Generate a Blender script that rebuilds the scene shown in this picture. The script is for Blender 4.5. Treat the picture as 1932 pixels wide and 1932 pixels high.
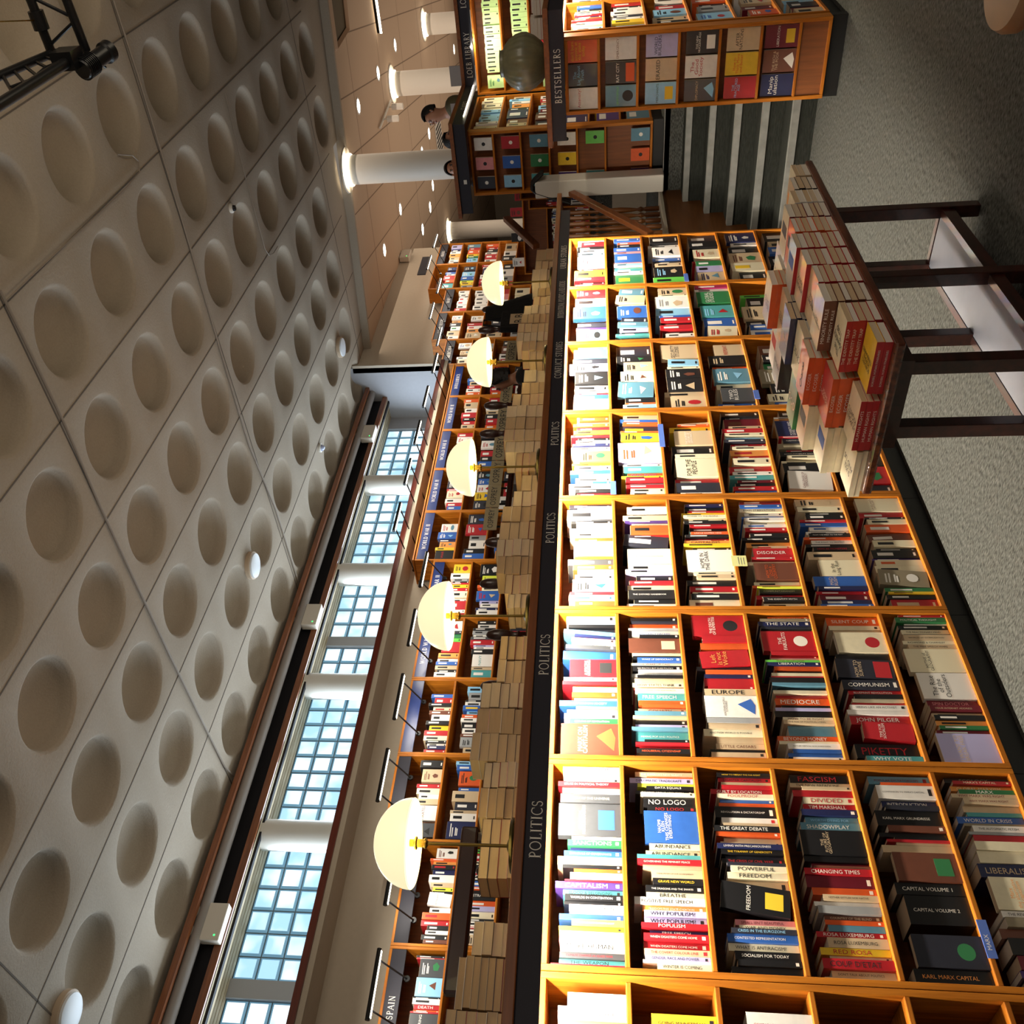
import bpy, bmesh, math, random
from mathutils import Vector, Matrix
rnd = random.Random(7)
for o in list(bpy.data.objects): bpy.data.objects.remove(o)
SC = bpy.context.scene
COL = SC.collection
PI = math.pi
# ---------------- camera (phone held sideways, so the frame is rolled a quarter turn) ----------------
ZC = 1.61; FPX = 1718.4535; CU = 966.0; CV = 913.6287
YAW, PITCH, ROLL = math.radians(40.52152881), math.radians(7.20567492), math.radians(-0.754392)
FW = Vector((math.cos(YAW)*math.cos(PITCH), math.sin(YAW)*math.cos(PITCH), math.sin(PITCH)))
_r = Vector((math.sin(YAW), -math.cos(YAW), 0)); _u = _r.cross(FW)
RT = _r*math.cos(ROLL)+_u*math.sin(ROLL); UP = -_r*math.sin(ROLL)+_u*math.cos(ROLL)
cam_d = bpy.data.cameras.new('camera'); cam = bpy.data.objects.new('camera', cam_d); COL.objects.link(cam)
cx, cy, cz = -UP, RT, -FW
cam.matrix_world = Matrix(((cx.x, cy.x, cz.x, 0), (cx.y, cy.y, cz.y, 0), (cx.z, cy.z, cz.z, ZC), (0, 0, 0, 1)))
cam_d.sensor_width = 36; cam_d.lens = FPX/1932*36; cam_d.shift_x = (966-CV)/1932; cam_d.clip_end = 200; cam_d.clip_start = .05
SC.camera = cam
# ---------------- world, exposure ----------------
w = bpy.data.worlds.new('world'); SC.world = w; w.use_nodes = True
w.node_tree.nodes['Background'].inputs[0].default_value = (1.0, .86, .72, 1)
w.node_tree.nodes['Background'].inputs[1].default_value = .19
SC.view_settings.view_transform = 'Standard'; SC.view_settings.look = 'None'; SC.view_settings.gamma = 1
SC.view_settings.use_curve_mapping = False
SC.view_settings.exposure = 0.0
def area(name, loc, sx, sy, power, col, direction):
    d = bpy.data.lights.new(name, 'AREA'); d.shape = 'RECTANGLE'; d.size = sx; d.size_y = sy; d.energy = power; d.color = col
    o = bpy.data.objects.new(name, d); COL.objects.link(o); o.location = loc
    o.rotation_euler = Vector(direction).to_track_quat('-Z', 'Y').to_euler()
    return o
# large area lights of the hall: daylight through the glass blocks, added fill from behind the viewer and under the ceilings
for x in (4.5, 8.0, 11.5):
    area('window_daylight', (x, 9.2, 4.75), 3.2, 1.1, 90, (.74, .87, 1), (0, -1, -.12))
area('hall_fill_light', (2.5, -3.2, 4.4), 4, 2.5, 85, (1, .86, .70), (.32, .85, -.35))  # added soft fill from the viewer's side, stands in for unseen shop lighting
area('ceiling_fill_light', (6.0, 5.0, 2.9), 6, 1.4, 30, (1, .84, .66), (0, 0.05, 1))  # added fill without a fixture, brightens the coffered ceiling from below
area('ceiling_fill_light', (5.2, -0.6, 3.2), 4, 1.6, 60, (1, .85, .62), (0, .1, 1))  # second added fill, lifts the ceiling towards the truss
area('far_hall_light', (20.5, 6.0, 5.5), 13, 7, 230, (1, .80, .62), (0, 0, -1))
area('far_ceiling_fill_light', (23, 6.0, 3.4), 14, 6, 185, (1, .78, .60), (0, 0, 1))  # added fill hung in mid-air to brighten the tiled ceiling
# ---------------- measuring: photo pixel -> point on a known plane of the place ----------------
def at(x, y, ax, val):
    d = FW + RT*((1932-y-CU)/FPX) - UP*((x-CV)/FPX); o = Vector((0, 0, ZC))
    return o + d*((val-o[ax])/d[ax])
# ---------------- helpers ----------------
def lin(h):
    c = [int(h[i:i+2], 16)/255 for i in (0, 2, 4)]
    return tuple(v/12.92 if v <= .04045 else ((v+.055)/1.055)**2.4 for v in c)+(1,)
MATS = {}
def mat(name, col, rough=.6, metal=0, var=0., scale=8, stretch=(1, 1, 1), bump=0., spec=.5, emit=None, es=0, col2=None, coat=0):
    if name in MATS: return MATS[name]
    if isinstance(col, str): col = lin(col)
    m = bpy.data.materials.new(name); m.use_nodes = True; nt = m.node_tree; b = nt.nodes['Principled BSDF']
    b.inputs['Base Color'].default_value = col; b.inputs['Roughness'].default_value = rough; b.inputs['Metallic'].default_value = metal
    b.inputs['Specular IOR Level'].default_value = spec; b.inputs['Coat Weight'].default_value = coat
    if var or bump:
        tc = nt.nodes.new('ShaderNodeTexCoord'); mp = nt.nodes.new('ShaderNodeMapping'); mp.inputs['Scale'].default_value = stretch
        nz = nt.nodes.new('ShaderNodeTexNoise'); nz.inputs['Scale'].default_value = scale; nz.inputs['Detail'].default_value = 5
        nt.links.new(tc.outputs['Object'], mp.inputs[0]); nt.links.new(mp.outputs[0], nz.inputs['Vector'])
        if var:
            c2 = lin(col2) if isinstance(col2, str) else (tuple(v*(1-var) for v in col[:3])+(1,))
            rp = nt.nodes.new('ShaderNodeValToRGB'); rp.color_ramp.elements[0].position = .3; rp.color_ramp.elements[1].position = .7
            rp.color_ramp.elements[0].color = c2; rp.color_ramp.elements[1].color = col
            nt.links.new(nz.outputs['Fac'], rp.inputs[0]); nt.links.new(rp.outputs[0], b.inputs['Base Color'])
        if bump:
            bp = nt.nodes.new('ShaderNodeBump'); bp.inputs['Strength'].default_value = bump; bp.inputs['Distance'].default_value = .02
            nt.links.new(nz.outputs['Fac'], bp.inputs['Height']); nt.links.new(bp.outputs[0], b.inputs['Normal'])
    if emit:
        b.inputs['Emission Color'].default_value = lin(emit) if isinstance(emit, str) else emit; b.inputs['Emission Strength'].default_value = es
    MATS[name] = m; return m
OAKX = mat('oak_long', 'C87A22', .5, var=.4, scale=5, stretch=(.6, 9, 9), bump=.03, col2='94500F', spec=.25)
OAKZ = mat('oak_upright', 'CC7E24', .5, var=.4, scale=5, stretch=(9, 9, .6), bump=.03, col2='985512', spec=.25)
OAKD = mat('oak_back', '8A4E22', .55, var=.35, scale=5, stretch=(9, 9, .6))
RAILW = mat('brown_wood', '8A4D22', .4, var=.4, scale=5, stretch=(.6, 9, 9), coat=.2)
RED_W = mat('red_wood', '6B2A1C', .35, var=.3, scale=5, stretch=(.6, 9, 9), coat=.2)
MAHT = mat('mahogany_lit_top', '6E3A22', .25, var=.5, scale=6, stretch=(1, 8, 8), coat=.5, col2='3B1A10')  # lighter copy of the mahogany, light on the tabletop put into its colour
MAHOG = mat('mahogany', '3A1710', .28, var=.5, scale=6, stretch=(1, 6, 6), coat=.4, col2='1E0B08')
NAVY = mat('sign_navy', '2A2932', .6, spec=.3)
NAVYB = mat('sign_blue', '1C2E66', .35, spec=.5)
BLACK = mat('black_paint', '0B0B0C', .5)
BLACKG = mat('black_metal', '0E0E10', .35, .3)
LETT = mat('letter_silver', 'F6F0E4', .5)
PAPER = mat('page_block', 'CDB79A', .85, var=.14, scale=260, stretch=(.03, .03, 1))
PAPERS = mat('page_block_white', 'D9CFC0', .85, var=.1, scale=260, stretch=(.03, .03, 1))
PLAST = mat('ceiling_plaster', 'A39685', .9, var=.08, scale=60, bump=.25)
WALLM = mat('wall_cream', 'BDB2A0', .85, var=.05, scale=20)
WALLB = mat('wall_grey', 'A9AAB0', .85, var=.05, scale=20)
WHITEP = mat('white_paint', 'D8D4CB', .5)
BRASS = mat('brass', 'B08D3C', .25, 1)
CARPET = mat('carpet', '5F605C', .95, var=.5, scale=120, stretch=(1, .35, 1), bump=.3, col2='2B2C29', spec=.1)
STEPC = mat('stair_carpet', '31332F', .95, var=.4, scale=90, stretch=(1, .2, 1), bump=.3, spec=.1)
NOSE = mat('nosing', '8B8C88', .45, .2, var=.3, scale=12)

class MB:
    def __init__(s): s.v = []; s.f = []; s.mi = []; s.c = []; s.col = None
    def add(s, vs, fs, m=0, M=None):
        n = len(s.v)
        s.v += [tuple(M @ Vector(p)) if M else tuple(p) for p in vs]
        for f in fs: s.f.append([n+i for i in f]); s.mi.append(m); s.c.append(s.col)
        return s
    def box(s, x0, x1, y0, y1, z0, z1, m=0, M=None):
        vs = [(x, y, z) for z in (z0, z1) for y in (y0, y1) for x in (x0, x1)]
        return s.add(vs, [(0, 2, 3, 1), (4, 5, 7, 6), (0, 1, 5, 4), (2, 6, 7, 3), (0, 4, 6, 2), (1, 3, 7, 5)], m, M)
    def lathe(s, prof, n=20, M=None, m=0, cap=True):
        vs = []; fs = []
        for r, z in prof:
            for i in range(n): a = 2*PI*i/n; vs.append((r*math.cos(a), r*math.sin(a), z))
        for j in range(len(prof)-1):
            for i in range(n): k = (i+1) % n; fs.append((j*n+i, j*n+k, (j+1)*n+k, (j+1)*n+i))
        if cap: fs.append(tuple(range(n-1, -1, -1))); fs.append(tuple((len(prof)-1)*n+i for i in range(n)))
        return s.add(vs, fs, m, M)
    def tube(s, pts, r, n=8, m=0):
        pts = [Vector(p) for p in pts]; vs = []; fs = []
        for j, p in enumerate(pts):
            t = (pts[min(j+1, len(pts)-1)]-pts[max(j-1, 0)]).normalized()
            a = t.orthogonal().normalized() if abs(t.z) > .99 else t.cross(Vector((0, 0, 1))).normalized(); b = t.cross(a)
            for i in range(n): th = 2*PI*i/n; vs.append(tuple(p+(a*math.cos(th)+b*math.sin(th))*r))
        for j in range(len(pts)-1):
            for i in range(n): k = (i+1) % n; fs.append((j*n+i, j*n+k, (j+1)*n+k, (j+1)*n+i))
        fs.append(tuple(range(n-1, -1, -1))); fs.append(tuple((len(pts)-1)*n+i for i in range(n)))
        return s.add(vs, fs, m)
    def quad(s, a, b, c, d, m=0): return s.add([a, b, c, d], [(0, 1, 2, 3)], m)
    def prism(s, poly, ax, a0, a1, m=0):
        """2-D polygon in the plane across axis ax, extruded a0..a1"""
        def P(p, a): return {0: (a, p[0], p[1]), 1: (p[0], a, p[1]), 2: (p[0], p[1], a)}[ax]
        n = len(poly); vs = [P(p, a0) for p in poly]+[P(p, a1) for p in poly]
        fs = [tuple(range(n-1, -1, -1)), tuple(range(n, 2*n))]+[(i, (i+1) % n, n+(i+1) % n, n+i) for i in range(n)]
        return s.add(vs, fs, m)
    def mesh(s, name, mats, smooth=False, fix=True):
        me = bpy.data.meshes.new(name); me.from_pydata(s.v, [], s.f)
        for m in (mats if isinstance(mats, (list, tuple)) else [mats]): me.materials.append(m)
        me.polygons.foreach_set('material_index', s.mi)
        if s.col is not None or any(c is not None for c in s.c):
            ca = me.color_attributes.new('Col', 'FLOAT_COLOR', 'CORNER'); buf = []
            for f, c in zip(s.f, s.c): buf += list(c or (1, 1, 1, 1))*len(f)
            ca.data.foreach_set('color', buf)
        me.update()
        if fix:
            bm = bmesh.new(); bm.from_mesh(me); bmesh.ops.recalc_face_normals(bm, faces=bm.faces); bm.to_mesh(me); bm.free()
        if smooth:
            me.polygons.foreach_set('use_smooth', [True]*len(me.polygons)); me.set_sharp_from_angle(angle=math.radians(40))
        me.update(); return me
    def obj(s, name, mats, parent=None, smooth=False, bevel=0, fix=True):
        o = bpy.data.objects.new(name, s.mesh(name, mats, smooth, fix)); COL.objects.link(o)
        if parent: o.parent = parent
        if bevel:
            b = o.modifiers.new('bevel', 'BEVEL'); b.width = bevel; b.segments = 2; b.limit_method = 'ANGLE'
        return o
def tag(o, label=None, cat=None, group=None, kind=None):
    for k, v in (('label', label), ('category', cat), ('group', group), ('kind', kind)):
        if v: o[k] = v
    return o
def empty(name, loc, label=None, cat=None, group=None, rz=0):
    o = bpy.data.objects.new(name, None); COL.objects.link(o); o.location = loc; o.rotation_euler.z = rz; o.empty_display_size = .1
    return tag(o, label, cat, group)
def T(x, y, z, rz=0, rx=0, ry=0):
    return Matrix.Translation((x, y, z)) @ Matrix.Rotation(rz, 4, 'Z') @ Matrix.Rotation(ry, 4, 'Y') @ Matrix.Rotation(rx, 4, 'X')
def struct(mb, name, mats, **k): return tag(mb.obj(name, mats, **k), kind='structure')
def frame(o, ex, ey):
    """matrix with x axis ex, y axis ey (for flat lettering), origin o"""
    ex = Vector(ex).normalized(); ey = Vector(ey).normalized(); ez = ex.cross(ey)
    return Matrix(((ex.x, ey.x, ez.x, o[0]), (ex.y, ey.y, ez.y, o[1]), (ex.z, ey.z, ez.z, o[2]), (0, 0, 0, 1)))
# --- lettering -------------------------------------------------------------
_tc = {}
def text_mesh(txt):
    """sans lettering as flat outlines, unit cap height, centred"""
    if txt in _tc: return _tc[txt]
    cu = bpy.data.curves.new('t', 'FONT'); cu.body = txt; cu.size = 1; cu.resolution_u = 2; cu.align_x = 'CENTER'; cu.align_y = 'CENTER'; cu.space_line = .82
    o = bpy.data.objects.new('t', cu); COL.objects.link(o); dg = bpy.context.evaluated_depsgraph_get(); dg.update()
    me = bpy.data.meshes.new_from_object(o.evaluated_get(dg)); bpy.data.objects.remove(o); bpy.data.curves.remove(cu)
    vs = [tuple(v.co) for v in me.vertices]; fs = [tuple(p.vertices) for p in me.polygons]; bpy.data.meshes.remove(me)
    if not vs: return ([], [], 1, 1)
    xs = [v[0] for v in vs]; ys = [v[1] for v in vs]; cxx = (min(xs)+max(xs))/2; cyy = (min(ys)+max(ys))/2
    vs = [(v[0]-cxx, v[1]-cyy, 0) for v in vs]; _tc[txt] = (vs, fs, max(xs)-min(xs), max(ys)-min(ys)); return _tc[txt]
def lettering(name, txt, M, wmax, hmax, m, parent=None, mb=None, sx=1):
    vs, fs, w_, h_ = text_mesh(txt)
    if not vs: return
    k = min(wmax/w_, hmax/h_); kx = min(wmax/w_, k*1.25)
    tgt = mb or MB(); tgt.add([(v[0]*kx, v[1]*k, 0) for v in vs], fs, 0, M)
    if mb is None: return tgt.obj(name, m, parent, fix=False)
# serif capitals drawn as strokes: (points, width) on a 0..w x 0..1 box
def _arc(cx_, cy_, rx, ry, a0, a1, n=14): return [(cx_+rx*math.cos(math.radians(a0+(a1-a0)*i/n)), cy_+ry*math.sin(math.radians(a0+(a1-a0)*i/n))) for i in range(n+1)]
TH, TN = .13, .055
def _st(x, y0=0, y1=1, w_=TH): return [([(x, y0), (x, y1)], w_)]
def _sf(x, y, l=.13): return [([(x-l, y), (x+l, y)], .04)]
def _stem(x): return _st(x)+_sf(x, .02)+_sf(x, .98)
GL = {
 'I': (.36, _stem(.18)), 'P': (.66, _stem(.2)+[(_arc(.26, .74, .3, .24, 90, -90), .1), ([(.2, .98), (.28, .98)], .04), ([(.2, .5), (.28, .5)], .04)]),
 'L': (.66, _stem(.2)+[([(.2, .02), (.56, .02)], .05), ([(.58, 0), (.58, .2)], .04)]),
 'O': (.9, [(_arc(.45, .5, .37, .47, 0, 360, 28), .09)]), 'C': (.82, [(_arc(.47, .5, .38, .47, 50, 310, 22), .09), ([(.74, .7), (.74, .95)], .04)]),
 'T': (.74, _st(.37)+_sf(.37, .02)+[([(.04, .96), (.7, .96)], .06), ([(.05, .8), (.05, .98)], .04), ([(.69, .8), (.69, .98)], .04)]),
 'S': (.58, [(_arc(.29, .73, .19, .22, 40, 250, 12)+_arc(.29, .27, .21, .24, 90, -140, 12), .09), ([(.47, .74), (.47, .95)], .035), ([(.08, .05), (.08, .26)], .035)]),
 'B': (.68, _stem(.2)+[(_arc(.26, .75, .26, .22, 90, -90), .09), (_arc(.26, .27, .31, .26, 90, -90), .1), ([(.2, .98), (.28, .98)], .04), ([(.2, .52), (.28, .52)], .04), ([(.2, .02), (.28, .02)], .04)]),
 'E': (.64, _stem(.2)+[([(.2, .97), (.54, .97)], .05), ([(.2, .5), (.46, .5)], .05), ([(.2, .03), (.56, .03)], .05), ([(.55, .8), (.55, .98)], .04), ([(.58, .02), (.58, .2)], .04)]),
 'F': (.6, _stem(.2)+[([(.2, .97), (.54, .97)], .05), ([(.2, .5), (.46, .5)], .05), ([(.55, .8), (.55, .98)], .04)]),
 'R': (.72, _stem(.2)+[(_arc(.26, .75, .27, .22, 90, -90), .09), ([(.2, .98), (.28, .98)], .04), ([(.2, .52), (.28, .52)], .04), ([(.3, .52), (.64, .02)], .1)]+_sf(.64, .02, .08)),
 'D': (.82, _stem(.2)+[(_arc(.3, .5, .42, .47, 90, -90), .1), ([(.2, .98), (.32, .98)], .04), ([(.2, .02), (.32, .02)], .04)]),
 'N': (.84, _st(.18, w_=TN)+_st(.68, w_=TN)+[([(.18, .98), (.68, .02)], .12)]+_sf(.18, .02, .1)+_sf(.68, .98, .1)+_sf(.14, .98, .08)),
 'A': (.8, [([(.1, .02), (.4, .98)], TN), ([(.4, .98), (.7, .02)], .12), ([(.22, .36), (.6, .36)], .05)]+_sf(.1, .02, .09)+_sf(.7, .02, .1)),
 'U': (.8, _st(.18, .3, 1)+_st(.64, .3, 1, TN)+[(_arc(.41, .3, .23, .28, 180, 360), .08)]+_sf(.18, .98, .1)+_sf(.64, .98, .09)),
 'W': (1.12, [([(.1, .98), (.34, .02)], .11), ([(.34, .02), (.56, .95)], TN), ([(.56, .95), (.8, .02)], .11), ([(.8, .02), (1.02, .98)], TN)]+_sf(.1, .98, .09)+_sf(1.02, .98, .08)),
 'Y': (.76, [([(.08, .98), (.38, .5)], .11), ([(.38, .5), (.68, .98)], TN)]+_st(.38, 0, .5)+_sf(.38, .02)+_sf(.08, .98, .08)+_sf(.68, .98, .08)),
 '&': (.86, [([(.76, .55), (.5, .06), (.24, .03), (.1, .2), (.16, .42), (.46, .66), (.48, .86), (.34, .97), (.22, .86), (.24, .68), (.72, .04), (.82, .03)], .08)]),
 'H': (.86, _stem(.2)+_stem(.68)+[([(.2, .5), (.68, .5)], .05)]),
 'V': (.76, [([(.08, .98), (.38, .02)], .11), ([(.38, .02), (.68, .98)], TN)]+_sf(.08, .98, .08)+_sf(.68, .98, .08)),
 ' ': (.4, []),
}
def serif(mb, txt, M, h, wmax=None, space=.06):
    tot = sum(GL.get(c, GL['I'])[0]+space for c in txt)-space; k = h; kx = h
    if wmax and tot*h > wmax: kx = wmax/tot
    x = -tot/2
    for c in txt:
        w_, strokes = GL.get(c, GL['I'])
        for pts, wd in strokes:
            for j in range(len(pts)-1):
                a = Vector(pts[j]); b = Vector(pts[j+1]); d = (b-a)
                if d.length < 1e-6: continue
                n = Vector((-d.y, d.x)).normalized()*wd/2; e = d.normalized()*(wd*.12 if len(pts) > 2 else 0)
                q = [a-n-e, b-n+e, b+n+e, a+n-e]
                mb.add([((x+p.x)*kx, (p.y-.5)*k, 0) for p in q], [(0, 1, 2, 3)], 0, M)
        x += w_+space
    return mb
# ================= STRUCTURE =================
CZ = ZC+4.20                      # hall ceiling
YC = 3.087                        # front plane of the long bookcase
struct(MB().box(-6, 9.2, -8, 3.42, -.2, 0), 'floor', CARPET)
GAL = .98; L3 = 1.60
struct(MB().box(-3, 8.56, 3.42, 7.3, .78, GAL).box(8.56, 11.3, -8, 7.3, .78, GAL), 'floor_gallery', CARPET)
struct(MB().box(10.2, 37, -12, 3.9, 1.4, L3).box(11.3, 37, 3.9, 22, 1.4, L3), 'floor_upper', CARPET)
struct(MB().box(-3, 7.0, 3.40, 3.42, 0, GAL).box(11.28, 11.3, 3.9, 7, GAL, 1.4).box(10.18, 10.2, -8, 3.9, GAL, 1.4), 'wall_parapet', WALLM)
# --- coffered ceiling
PX_, PY_, CX0, CY0, CR = 1.03632, 1.01852, 6.08337, 2.24881, .3796
def coffer_cell(mb, cx_, cy_, n=40):
    hx, hy = PX_/2, PY_/2; prof = [(CR+.006, 0), (CR-.008, .005), (CR-.022, .02), (CR-.028, .034), (CR-.030, .046), (CR-.04, .06), (CR-.045, .10), (CR-.09, .145), (CR-.16, .178), (CR-.26, .198), (.02, .205)]
    sq = []; vs = []
    for i in range(n):
        a = 2*PI*i/n; c, s_ = math.cos(a), math.sin(a); k = min(hx/abs(c) if abs(c) > 1e-9 else 9, hy/abs(s_) if abs(s_) > 1e-9 else 9); vs.append((cx_+c*k, cy_+s_*k, CZ))
    for r, z in prof:
        for i in range(n): a = 2*PI*i/n; vs.append((cx_+r*math.cos(a), cy_+r*math.sin(a), CZ+z))
    fs = []
    for j in range(len(prof)):
        for i in range(n): k = (i+1) % n; fs.append((j*n+i, (j+1)*n+i, (j+1)*n+k, j*n+k))
    fs.append(tuple(len(prof)*n+i for i in range(n)))
    # corner triangles of the square
    for qx, qy in ((1, 1), (-1, 1), (-1, -1), (1, -1)):
        a0 = math.atan2(qy*hy, qx*hx) % (2*PI); i = int(a0/(2*PI/n)); vs.append((cx_+qx*hx, cy_+qy*hy, CZ)); fs.append((i, len(vs)-1, (i+1) % n))
    mb.add(vs, fs)
mb = MB()
for r in range(-4, 7):
    for c in range(-7, 9):
        if c == 8 and r > 2: continue
        coffer_cell(mb, CX0+PX_*c, CY0+PY_*r)
ye = CY0+PY_*6.5; y0 = CY0-PY_*4.5; xe = CX0+PX_*7.5; xb = CX0-PX_*7.5; ym = CY0+PY_*2.5
mb.quad((xe, ym, CZ), (xe, ye+.6, CZ), (xe+.9, ye+.6, CZ), (xe+.9, ym, CZ))
mb.quad((xe+PX_, y0, CZ), (xe+PX_, ym, CZ), (xe+1.9, ym, CZ), (xe+1.9, y0, CZ))
mb.quad((xb-4, ye, CZ), (xb-4, ye+1.0, CZ), (xe, ye+1.0, CZ), (xe, ye, CZ))
mb.quad((xb-4, y0, CZ), (xb-4, ye, CZ), (xb, ye, CZ), (xb, y0, CZ))
mb.quad((xb-4, y0-6, CZ), (xb-4, y0, CZ), (xe+2, y0, CZ), (xe+2, y0-6, CZ))
co = struct(mb, 'ceiling', PLAST, fix=False, smooth=True)
DARKJ = mat('joint_line', '5F554B', .9)
mb = MB()
for r in range(-4, 6): y = CY0+PY_*(r+.5); mb.box(xb, xe+.6, y-.006, y+.006, CZ-.003, CZ+.01)
for x in (2.457, 5.565, 8.673, 13.85): mb.box(x-.007, x+.007, y0, ye, CZ-.003, CZ+.01)
struct(mb, 'ceiling_joints', DARKJ)
CABLE = mat('ceiling_cable', '8B7E70', .6)
def cable(pts, name, lab, r=.011):
    tag(MB().tube([at(x, y, 2, CZ-.02) for x, y in pts], r, 6).obj(name, CABLE, smooth=True), lab, 'cable')
cable([(0, 548), (61, 672), (122, 800), (190, 958), (256, 1100), (320, 1236), (380, 1358), (424, 1446), (440, 1464)], 'conduit', 'painted conduit run along the ceiling joint nearest the truss')
cable([(214, 0), (260, 140), (304, 286), (345, 420), (362, 478), (395, 590), (427, 699), (470, 840), (520, 960), (565, 1105)], 'conduit', 'painted conduit run along the second ceiling joint past the smoke detector')
cable([(12, 567), (60, 520), (130, 455), (200, 390), (240, 352), (263, 325), (262, 305), (250, 293), (222, 291)], 'conduit', 'thin cable looping off the ceiling joint into a coffer', .006)
cable([(425, 176), (445, 260), (462, 330), (477, 385), (500, 470), (508, 482), (516, 478), (524, 465)], 'conduit', 'thin cable zigzagging between the far coffers', .006)
# --- lower tiled ceiling of the far hall
TILE = bpy.data.materials.new('ceiling_tiles'); TILE.use_nodes = True
nt = TILE.node_tree; bs = nt.nodes['Principled BSDF']; bs.inputs['Roughness'].default_value = .9
tc = nt.nodes.new('ShaderNodeTexCoord'); mp = nt.nodes.new('ShaderNodeMapping'); mp.inputs['Rotation'].default_value = (0, 0, math.radians(-9)); br = nt.nodes.new('ShaderNodeTexBrick')
br.inputs['Color1'].default_value = lin('BFA890'); br.inputs['Color2'].default_value = lin('B9A189'); br.inputs['Mortar'].default_value = lin('7C6855')
br.inputs['Scale'].default_value = 1; br.inputs['Mortar Size'].default_value = .012; br.inputs['Brick Width'].default_value = 2.4; br.inputs['Row Height'].default_value = .9; br.offset = 0
nt.links.new(tc.outputs['Object'], mp.inputs[0]); nt.links.new(mp.outputs[0], br.inputs['Vector']); nt.links.new(br.outputs['Color'], bs.inputs['Base Color'])
TZ = CZ-.10
struct(MB().prism([(14.25, 8.6), (15.75, 2.6), (17.2, -12), (37, -12), (37, 22), (14.25, 22)], 2, TZ, TZ+.12), 'ceiling_far', TILE)
struct(MB().prism([(14.13, 8.4), (15.63, 2.6), (17.08, -12), (17.16, -12), (15.71, 2.6), (14.21, 8.4)], 2, TZ-.03, CZ+.02), 'trim_1', PLAST)
# --- walls
struct(MB().box(-3, 11.0, 6.95, 7.1, GAL, 3.76).box(10.9, 11.0, 6.95, 8.3, GAL, 3.76), 'wall_back', WALLM)
struct(MB().box(-3, 11.05, 6.62, 6.95, 3.70, 3.745), 'trim_2', WALLM)
struct(MB().box(-3, 11.05, 6.60, 6.66, 3.745, 3.80), 'trim_3', RED_W)
struct(MB().box(-3, 11.05, 6.66, 9.6, 3.74, 3.765).box(11.05, 13.6, 8.2, 9.6, 3.74, 3.765), 'window_ledge', WALLM)
struct(MB().box(13.6, 13.75, 8.25, 9.6, 3.7, CZ+.3), 'wall_end', WALLB)
xw = at(800, 468, 1, 8.2).x
struct(MB().box(11.0, xw, 8.2, 8.35, L3, 3.76).box(13.6, xw, 8.2, 8.35, 3.7, CZ+.1), 'wall_side', WALLM)
struct(MB().box(36.5, 37, -12, 22, L3, TZ).box(17, 37, 21.5, 22, L3, TZ), 'wall_far', WALLM)
struct(MB().box(17, 37, -12, -11.5, L3, TZ), 'wall_right', WALLM)
# window side: rails, dark duct band, slatted soffit
def zr(px, Y): return at(px, 1932, 1, Y).z
struct(MB().box(-3, 13.6, 8.65, 8.71, zr(297.6, 8.65), zr(284.7, 8.65)), 'rail_top', RAILW)
GRT = mat('trunking_grey', '8E8680', .6)
b = MB(); b.tube([(-3, 8.78, (zr(297.6, 8.7)+zr(321, 8.7))/2), (13.6, 8.78, (zr(297.6, 8.7)+zr(321, 8.7))/2)], (zr(297.6, 8.7)-zr(321, 8.7))/2*1.05, 14)
struct(b, 'trim_4', GRT, smooth=True)
struct(MB().box(-3, 13.6, 8.95, 9.0, 5.36, CZ).box(-3, 13.6, 8.84, 9.0, CZ, CZ+.05), 'trim_5', mat('dark_band', '17161C', .8))
struct(MB().box(-3, 13.6, 8.86, 8.91, 5.385, zr(362, 8.9)), 'rail_lower', RAILW)
PINE = mat('pine', 'C9BBA0', .6, var=.35, scale=4, stretch=(1, 12, 12), col2='93805F')
b = MB()
for k in range(6): b.box(-3, 13.6, 8.89+k*.078, 8.955+k*.078, 5.385, 5.40)
b.box(-3, 13.6, 8.89, 9.4, 5.40, 5.41)
struct(b, 'window_head', PINE)
# --- glass block windows
YG = 9.36; PIT = .243
GLB = bpy.data.materials.new('glass_block'); GLB.use_nodes = True
nt = GLB.node_tree; bs = nt.nodes['Principled BSDF']; bs.inputs['Roughness'].default_value = .12
tc = nt.nodes.new('ShaderNodeTexCoord'); nz = nt.nodes.new('ShaderNodeTexNoise'); nz.inputs['Scale'].default_value = 2.6; nz.inputs['Detail'].default_value = 2
rp = nt.nodes.new('ShaderNodeValToRGB'); rp.color_ramp.elements[0].color = lin('9CC8E0'); rp.color_ramp.elements[1].color = lin('F2FBFF'); rp.color_ramp.elements[0].position = .38; rp.color_ramp.elements[1].position = .62
nt.links.new(tc.outputs['Object'], nz.inputs['Vector']); nt.links.new(nz.outputs['Fac'], rp.inputs[0]); nt.links.new(rp.outputs[0], bs.inputs['Emission Color'])
bs.inputs['Base Color'].default_value = lin('8FB4C8'); bs.inputs['Emission Strength'].default_value = 1.25
GLE = mat('glass_block_edge', '6E93A4', .2, emit='6E9CB8', es=.6)
MORT = mat('mortar', '6B7C85', .8)
COLY = [(902, 930), (1068, 1100), (1279, 1313), (1560, 1603)]; BAND = [(1205, 1222), (1863, 1900)]
cols_x = [at(700, (a+b_)/2, 1, YG-.25).x for a, b_ in COLY]
edges = [at(700, 815, 1, YG).x]
segs = []
xs_ = sorted([(at(700, a, 1, YG).x, at(700, b_, 1, YG).x) for a, b_ in COLY+BAND], reverse=True)
cur = 13.25
for xa, xb_ in xs_+[(-1.2, -1.4)]:
    segs.append((xa, cur)); cur = xb_
SOLID = mat('window_wall', 'A6A7AA', .8)
b = MB(); cur = 13.6
for x0, x1 in segs: b.box(x1, cur, YG-.04, YG+.2, 3.76, 5.40); cur = x0
b.box(-3, cur, YG-.04, YG+.2, 3.76, 5.40)
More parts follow.
